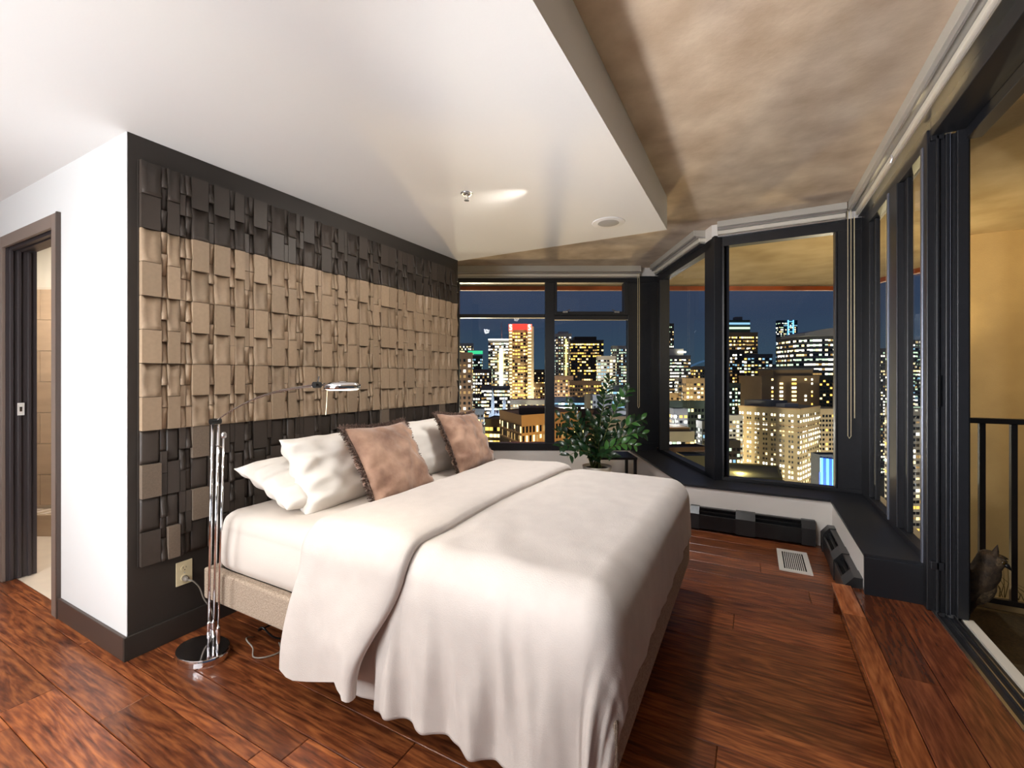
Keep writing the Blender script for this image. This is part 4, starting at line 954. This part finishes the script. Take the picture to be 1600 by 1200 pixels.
for a_, b_, d0_, d1_ in ((207, 207, 320, 320),): pass
for q_ in ([(181, 318), (246, 380)], [(LT(764, 330), 328), (LT(793, 330), 362)], [(LT(792, 360), 360), (LT(870, 360), 410)], [(LT(815, 185), 185), (LT(905, 207), 238)], [(LT(1245, 450), 440), (LT(1350, 450), 492)], [(LT(1124, 205), 204), (LT(1222, 205), 243)], [(LT(1053, 264), 261), (LT(1057, 264), 267)], [(LT(1281, 262), 258), (LT(1325, 262), 272)], [(LT(793, 430), 424), (LT(836, 430), 464)], [(LT(1188, 400), 398), (LT(1282, 400), 442)], [(LT(763, 500), 496), (LT(797, 500), 510)], [(LT(1036, 230), 229), (LT(1085, 230), 258)]): reg(q_)
# ---- through the far window, left pane
tower('distant pale tower with lit roof, farthest left in the far window', 705, 739, 537, 620, 'pale', 'warm', .5)
tower('brown masonry tower with scattered pale windows at the left edge of the far window', 700, 737, 552, 300, 'brown', 'warm', .42, fh=3.6, bw=2.7, ww=.5)
t = tower_fixed('glassy office block with a green-lit roof line left of the white office tower', 731, 753, 556, 520, 'green', 'green', .6)
box_on(t, 'green_roof_sign', 731, 754, 548, 553, 519, 3, M_GRN)
tower('white and green lit mid-height office block left of the church spires', 739, 768, 578, 470, 'grey', 'white', .62)
t = tower_fixed('bright office tower with mast and vertical light beam left of the red-crowned tower', 763, 797, 531, 500, 'pale', 'white', .72, ww=.8)
obj('mast', MB().tube([W(LT(784, 505), 505, Z(531, 505)), W(LT(784, 505), 505, Z(503, 505))], [.7, .25], 6), M_STEEL, t)
box_on(t, 'roof_lights', 763, 797, 529.5, 531, 499, 3, M_WHT); box_on(t, 'light_fin', 780.5, 785.5, 545, 612, 498, 1.5, M_WHT)
box_on(t, 'light_fin', 779, 787, 552, 580, 498.5, 1, M_YLW)
# red-crowned tower
D = 430; t = tower_fixed('tall gold-lit tower with red crown and signs on its corner piers', 800, 826, 514, D, 'tan', 'yellow', .72, ww=.78, thick=30, bw=2.6)
for a, b in ((795, 801), (824, 831)):
    pr = box_on(t, 'corner_pier', a, b, 507, 660, D-3, 30, fmat('beige'))
    mb = MB()
    for k in range(26):
        z = Z(519+k*5.2, D); x0, x1 = LT(a+1, D-3.2), LT(b-1, D-3.2); mb.prism([tuple(W(x, y))[:2] for x, y in ((x0, D-3.5), (x1, D-3.5), (x1, D-2.9), (x0, D-2.9))], z-1.3, z)
    obj('pier_windows', mb, WM[1], pr, kind='stuff'); box_on(t, 'lit_sign', a, b, 506.5, 517, D-3.8, 1, M_REDS)
box_on(t, 'side_pier', 831, 834, 510, 660, D+2, 26, fmat('beige')); box_on(t, 'red_crown', 801, 824, 506, 515, D-1.5, 26, M_RED)
for a in (796.2, 825.6):        # the pale emblem on each crown sign
    x = LT(a, D-5); zc = Z(511.7, D-5); s = 3.2*D/FP
    curve_pts = [W(x+s*u, D-5.1, zc+s*v) for u, v in ((.95, .95), (.4, 1.25), (.1, .85), (.35, .3), (.8, -.1), (.95, -.6), (.6, -1.1), (.05, -.95))]
    obj('sign_emblem', MB().tube(curve(curve_pts, 4), .42, 6), lit('white_sign_light', (255, 236, 220), 6), t)
tower('low amber-lit block right of the red-crowned tower', 832, 866, 578, 600, 'brown', 'amber', .5)
tower('amber-lit hotel block low behind the pale civic hall', 826, 862, 600, 440, 'tan', 'amber', .55)
tower('white office slab below and right of the church', 752, 797, 604, 400, 'grey', 'white', .7, ww=.85)
# twin-spired church
D = 330; ch = thing('church', 'blue-white floodlit church with twin pointed spires', 'church', tuple(W(LT(778, D), D+10, GZ)))
mc = mat('floodlit_stone', rgb((150, 170, 205)), .8)
a, b = LT(764, D), LT(793, D)
obj('nave', MB().prism([tuple(W(x, y))[:2] for x, y in ((a, D), (b, D), (b, D+30), (a, D+30))], GZ, Z(646, D)), mc, ch)
for pa, hgt in ((770, 606), (788, 618)):
    c0 = W(LT(pa, D), D-1); r = 3.5*D/FP
    obj('bell_tower', MB().prism([(c0.x+r*math.cos(q), c0.y+r*math.sin(q)) for q in [PI/4+TH+k*PI/2 for k in range(4)]], GZ, Z(630, D)), mc, ch)
    obj('spire', MB().lathe([(r*.95, Z(630, D)), (r*.25, Z(612+(hgt-606), D)), (.05, Z(hgt, D))], (c0.x, c0.y, 0), 8), mc, ch)
    for q in range(4):
        o_ = W((-.8+1.6*(q % 2))*r*.6, (-.8+1.6*(q//2))*r*.6); obj('pinnacle', MB().lathe([(.5, Z(630, D)), (.05, Z(622, D))], (c0.x+o_.x, c0.y+o_.y, 0), 5), mc, ch)
for k in range(6):
    x = LT(765.5+k*4.6, D-.6); obj('gable', MB().add([W(x-1, D-.6, Z(652, D)), W(x+1, D-.6, Z(652, D)), W(x, D-.6, Z(641, D)), W(x-1, D+2, Z(652, D)), W(x+1, D+2, Z(652, D)), W(x, D+2, Z(641, D))], [(0, 1, 2), (5, 4, 3), (0, 2, 5, 3), (1, 4, 5, 2), (0, 3, 4, 1)]), mc, ch)
pt('church_flood', LT(775, D), D-26, Z(690, D), 26, (.66, .8, 1)); 
# low buildings near
D = 380; t = poly_bld('long pale civic hall with a lit upper floor below the red-crowned tower', [(LT(797, D), D), (LT(860, D), D), (LT(860, D), D+25), (LT(797, D), D+25)], Z(626, D), 'pale', 'warm', .8, bw=2.4, name='civic_hall')
D = 300; t = poly_bld('broad low building with a pale violet roof between church and orange facade', [(LT(796, D), D), (LT(868, D), D-10), (LT(862, D), D+20), (LT(800, D), D+24)], Z(650, D), 'pale', 'yellow', .6, name='low_building')
tower('low yellow-lit glass building right of the far cushion', 758, 803, 656, 205, 'olive', 'yellow', .8, ww=.85, rot=-12, name='low_building', fh=3.6, bw=2.2, thick=20)
tower('red-brown brick block wedged beside the orange facade', 801, 822, 660, 200, 'red', 'amber', .1, name='low_building', darkwin=False)
# orange facade with large windows
D = 185; q = [(LT(815, D), D), (LT(905, D+22), D+22), (LT(905, D+22)-10, D+52), (LT(815, D)-10, D+30)]
t = poly_bld('orange-lit stone building with tall windows and dark flat roof below the far window', q, Z(651, D), 'orange', 'amber', .3, fh=3.9, bw=1.9, ww=.5, wh=.68, name='low_building')
obj('roof_block', MB().prism([tuple(W(x, y))[:2] for x, y in ((LT(812, D), D+9), (LT(868, D), D+14), (LT(868, D), D+28), (LT(812, D), D+26))], Z(651, D), Z(640, D)), fmat('brown'), t)
# ---- far window, right pane
t = tower_fixed('white lattice apartment tower in the right pane of the far window', 868, 893, 522, 560, 'pale', 'white', .55, bw=3.2, ww=.5, wh=.42, darkwin=True)
box_on(t, 'stair_light', 883.5, 885.5, 530, 592, 559, 1, M_YLW); box_on(t, 'penthouse', 873, 888, 518, 522, 565, 15, fmat('pale'))
t = tower_fixed('dark brown office tower with yellow window bands behind the plant', 892, 943, 532, 500, 'dark', 'yellow', .42, rowbias=.4, ww=.8)
box_on(t, 'penthouse', 898, 932, 526, 532, 506, 20, fmat('dark'))
tower('pale green gridded tower behind the plant tip', 934, 962, 557, 450, 'pale', 'green', .62, bw=2.7, ww=.7)
t = tower_fixed('pale tower with a row of dark openings at its top, right of the plant tip', 957, 990, 541, 520, 'pale', 'green', .6)
tower('dim brown block with scattered lights under the lattice tower', 858, 896, 588, 420, 'brown', 'amber', .4)
tower('brown mid-rise with yellow lights under the dark office tower', 890, 940, 596, 400, 'brown', 'yellow', .42)
tower('low blue-white glass building behind the left plant leaves', 862, 918, 622, 330, 'slate', 'cyan', .8, ww=.92, wh=.4, name='low_building')
tower('plain beige slab wall beside the blue-white glass building', 916, 929, 617, 318, 'beige', 'warm', .0, darkwin=False, name='low_building')
tower('blue-white lit office block at the right edge of the far window', 958, 1000, 604, 300, 'slate', 'cyan', .7, ww=.9, wh=.4)
tower('grey apartment block behind the upper plant stems', 926, 962, 618, 290, 'grey', 'mix', .45)
tower('pale rooftop block low behind the plant', 930, 985, 652, 225, 'pale', 'warm', .1, name='low_building', darkwin=False)
tower('low brown roofed block hidden behind the plant leaves', 895, 938, 642, 230, 'brown', 'amber', .4, name='low_building')
# ---- short window by the plant
tower('tower hidden behind the corner frame between the far windows', 985, 1036, 560, 470, 'grey', 'white', .5)
tower('slim dark tower with green-white lights in the short window', 1034, 1053, 506, 600, 'dark', 'white', .4)
t = tower_fixed('white-lit office tower with stepped top in the short window', 1036, 1079, 556, 450, 'grey', 'white', .72, ww=.85, wh=.4)
box_on(t, 'penthouse', 1041, 1068, 545, 556, 456, 18, fmat('pale')); box_on(t, 'roof_lights', 1060, 1072, 549, 551, 454, 2, M_WHT)
t = tower_fixed('yellow-green lit tower with a curved blue roof at the short window post', 1080, 1122, 573, 480, 'tan', 'yellow', .55)
D = 479; mb = MB(); ar_ = [W(LT(1078+k*3.2, D), D, Z(573-math.sin(PI*k/20)*10, D)) for k in range(14)]; mb.tube(ar_, 1.0, 6); obj('roof_arch', mb, lit('dim_blue_arch', (70, 110, 150), .6), t)
tower('tan gridded hotel in the lower middle of the short window', 1072, 1128, 592, 350, 'tan', 'warm', .5, bw=2.7)
tower('white-lit slab between the towers of the short window', 1060, 1074, 590, 400, 'pale', 'white', .8)
tower('green-grey glass block with few lights in the short window', 1030, 1128, 628, 300, 'green', 'green', .3, fh=4.2)
t = tower_fixed('low floodlit hall with an orange roof in the short window', 1036, 1085, 676, 230, 'pale', 'white', .85, name='low_building', fh=4.4, ww=.8, thick=26)
box_on(t, 'orange_roof', 1040, 1078, 668, 676, 233, 16, fmat('orange'))
t = thing('flood_light', 'bright white floodlight on a mast in the short window', 'light', tuple(W(LT(1055, 264), 264, GZ)))
obj('mast', MB().tube([W(LT(1055, 264), 264, GZ), W(LT(1055, 264), 264, Z(652, 264))], .2, 6), M_STEEL, t)
obj('lamp_globe', MB().ball(W(LT(1055, 264), 264, Z(651, 264)), .9, .9, .9, n=14, m=9), lit('floodlight_globe', (255, 252, 240), 40), t, smooth=True)
pt('flood_glow', LT(1055, 260), 260, Z(655, 260), 30, (1, .95, .85), 1)
tower('low brown brick block with small lit windows above the corner sill', 1030, 1110, 702, 175, 'brown', 'warm', .4, name='low_building', rot=8, fh=3.6, bw=2.4)
tower('low dark block with a mossy roof at the foot of the short window post', 1070, 1140, 715, 150, 'olive', 'warm', .1, name='low_building')
# ---- window with the office block
t = tower_fixed('round-topped orange and white office tower at the left of the office-block window', 1120, 1184, 520, 560, 'tan', 'warm', .8, ww=.8, wh=.4, fh=4.6)
box_on(t, 'crown', 1136, 1172, 500, 520, 566, 24, fmat('green')); box_on(t, 'crown_lights', 1136, 1172, 504, 507, 565, 1, WM[7]); box_on(t, 'crown_lights', 1136, 1172, 511, 514, 565, 1, WM[4]); box_on(t, 'mast_house', 1150, 1160, 495, 500, 570, 8, fmat('grey'))
tower('dark apartment tower with red and white lit floors beside the window post', 1118, 1163, 548, 430, 'dark', 'mix', .42, ww=.7)
tower('purple-grey gridded tower left of the brown hotel', 1162, 1207, 554, 400, 'slate', 'mix', .55, bw=3.4)
tower('small blue-white block in front of the slim skyline tower', 1196, 1224, 570, 520, 'slate', 'blue', .7)
t = tower_fixed('slim dark skyline tower outlined by pale blue edge lights', 1217, 1246, 501, 700, 'slate', 'green', .45)
for a in (1231.5, 1239.5): box_on(t, 'edge_light', a, a+1.1, 500, 576, 698, 1.5, M_CYE)
for k in range(9): box_on(t, 'edge_light', 1231.5, 1240, 502+k*8, 502.7+k*8, 698, 1.5, M_CYE)
t = tower_fixed('narrow pale column tower left of the curved office tower', 1241, 1251, 532, 500, 'pale', 'white', .8)
# curved-roof office tower
D = 450; q = [(LT(1250, D), D+6), (LT(1262, D), D-3), (LT(1285, D), D-8), (LT(1315, D), D-8), (LT(1345, D), D), (LT(1345, D), D+40), (LT(1250, D), D+40)]
t = poly_bld('broad curved office tower with domed pale roof at the window right edge', q, Z(523, D), 'grey', 'white', .72, ww=.9, wh=.38, fh=4.8, name='tower')
mb = MB()
for k in range(12): pass
pts_ = [(LT(1248+k*8.4, D), 6*math.sin(PI*(k+.6)/14)) for k in range(13)]
vs_ = [W(x, D-10, Z(523, D)+z) for x, z in pts_]+[W(x, D+30, Z(523, D)+z) for x, z in pts_]+[W(x, D-10, Z(523, D)-2) for x, z in pts_]+[W(x, D+30, Z(523, D)-2) for x, z in pts_]; n = 13
fs_ = [(i, i+1, n+i+1, n+i) for i in range(12)]+[(2*n+i, 2*n+i+1, i+1, i) for i in range(12)]+[(n+i, n+i+1, 3*n+i+1, 3*n+i) for i in range(12)]+[(i+2*n, 3*n+i, 3*n+i+1, 2*n+i+1) for i in range(12)]+[(0, n, 3*n, 2*n), (12, 2*n+12, 3*n+12, n+12)]
obj('domed_roof', mb.add(vs_, fs_), fmat('pale'), t)
# brown hotel
D = 400; t = tower_fixed('brown hotel slab with three columns of lit windows behind the office block', 1190, 1280, 588, D, 'tan', 'yellow', .0, darkwin=False, thick=40)
box_on(t, 'penthouse', 1208, 1270, 577, 588, D+4, 24, fmat('tan')); box_on(t, 'penthouse_cap', 1206, 1272, 575, 578, D+3, 27, fmat('grey'))
mb = MB()
for (px, pr, w__) in ((1221, .9, 5), (1241, 1, 7), (1259, .5, 3), (1207, .45, 2.5), (1269, .5, 2)):
    for k in range(8):
        if cr_.random() < pr:
            x0, x1 = LT(px-w__/2, D-.3), LT(px+w__/2, D-.3); z = Z(591.5+k*6.4, D); mb.prism([tuple(W(x, y))[:2] for x, y in ((x0, D-.3), (x1, D-.3), (x1, D+.1), (x0, D+.1))], z-1.7, z, mi=cr_.choice([2, 1, 3]))
obj('windows', mb, WM, t, kind='stuff')
tower('tan gridded apartment tower right of the brown hotel', 1280, 1312, 588, 420, 'olive', 'yellow', .35, bw=3.2)
# the big office block
z_ = Z(640, 320); q = [(207.2, 320), (244.5, 353), (226, 378), (181.6, 356)]
t = poly_bld('large beige office block with rows of lit paired windows in the middle window', q, z_, 'stone', 'block', .48, fh=3.75, bw=1.95, ww=.58, wh=.46, rowbias=.38, pair=True, name='office_block', top_skip=1.6 and 1)
P4 = [W(a, b) for a, b in q]; c4 = sum(P4, Vector())/4
for z, s_ in ((z_-.2, 1.022), (z_-12.6, 1.008), (z_-16.2, 1.008)):
    obj('cornice', MB().prism([tuple(c4+(p-c4)*s_)[:2] for p in P4], z, z+.9), fmat('tan'), t)
obj('roof_plant', MB().prism([tuple(W(a, b))[:2] for a, b in ((197, 345), (218, 352), (210, 366), (188, 360))], z_, z_+5), fmat('grey'), t)
obj('roof_plant', MB().prism([tuple(W(a, b))[:2] for a, b in ((206, 336), (222, 345), (219, 350), (203, 342))], z_, z_+3), fmat('pale'), t)
tower('taller gridded beige block close behind the right side of the office block', 1279, 1325, 640, 345, 'beige', 'yellow', .25, bw=2.4, fh=3.8, thick=26)
t = tower_fixed('blue floodlit pavilion at the bottom right of the middle window', 1281, 1325, 712, 262, 'slate', 'blue', .0, darkwin=False, name='pavilion')
for k in range(8): box_on(t, 'light_column', 1283+k*4.6, 1286.2+k*4.6, 716+k*.5, 760, 261, 1, M_BLU if k % 2 else M_CYB)
box_on(t, 'light_band', 1281, 1320, 738, 765, 261.6, .5, M_BLU)
tower('green-lit mid-rise at the left of the office block', 1126, 1157, 600, 380, 'green', 'green', .55)
tower('small dark low-rise at the foot of the office block', 1118, 1157, 690, 250, 'dark', 'green', .35, name='low_building')
poly_bld('low flat building with sodium-lit yellow roof at the foot of the office block', [(LT(1124, 205), 205), (LT(1222, 205), 205), (LT(1215, 232), 232), (LT(1124, 242), 242)], Z(748, 205), 'olive', 'amber', .1, name='low_building')
pt('roof_sodium', LT(1160, 215), 217, Z(735, 217), 9, (1, .8, .3), 1)
# ---- side windows and beyond
tower('skyline tower seen through the narrow side casement', 1335, 1400, 545, 480, 'grey', 'white', .5)
tower('office tower with green-white bands seen in the wider side casement', 1405, 1475, 532, 400, 'slate', 'green', .55, ww=.9, wh=.4)
tower('pale block with bright ground floors low in the side casement', 1400, 1480, 640, 260, 'pale', 'warm', .4, ww=.8)
tower('tan tower behind the corner post right of the office block', 1312, 1372, 600, 380, 'tan', 'warm', .4)
tower('far grey tower beyond the wall at the left of the far window', 640, 702, 560, 520, 'grey', 'white', .5)
tower('low stone block outside at the left end of the far window', 650, 705, 640, 240, 'brown', 'warm', .4)
tower('dark broad office slab beyond the balcony side', 1480, 1640, 560, 520, 'dark', 'warm', .45)
# small streetlit infill between the towers
inf = [(745, 640, 300), (760, 668, 240), (842, 612, 520), (850, 636, 350), (905, 612, 480), (948, 600, 540), (975, 640, 260), (1010, 600, 380), (1050, 615, 380), (1064, 640, 280), (1092, 606, 460), (1108, 660, 230), (1138, 580, 520), (1150, 650, 330), (1190, 566, 560), (1212, 585, 480), (1228, 580, 540), (1246, 572, 540)]
wh_ = ['beside the church', 'in front of the brown tower base', 'below the amber block', 'behind the pale civic hall', 'under the dark office tower', 'behind the gridded tower', 'at the right edge of the far window', 'behind the corner frame', 'below the white-lit tower', 'by the floodlight mast', 'behind the tan hotel', 'beside the short window post', 'behind the dark apartment tower', 'left of the office block', 'below the purple-grey tower', 'over the brown hotel left end', 'at the foot of the outlined tower', 'at the foot of the column tower']
for (px, py, D), s_ in zip(inf, wh_):
    tower('small infill building with mixed lights '+s_, px-11, px+11, py, D, cr_.choice(['brown', 'grey', 'tan', 'slate', 'pale']), cr_.choice(['mix', 'warm', 'yellow', 'green']), .5, name='low_building')
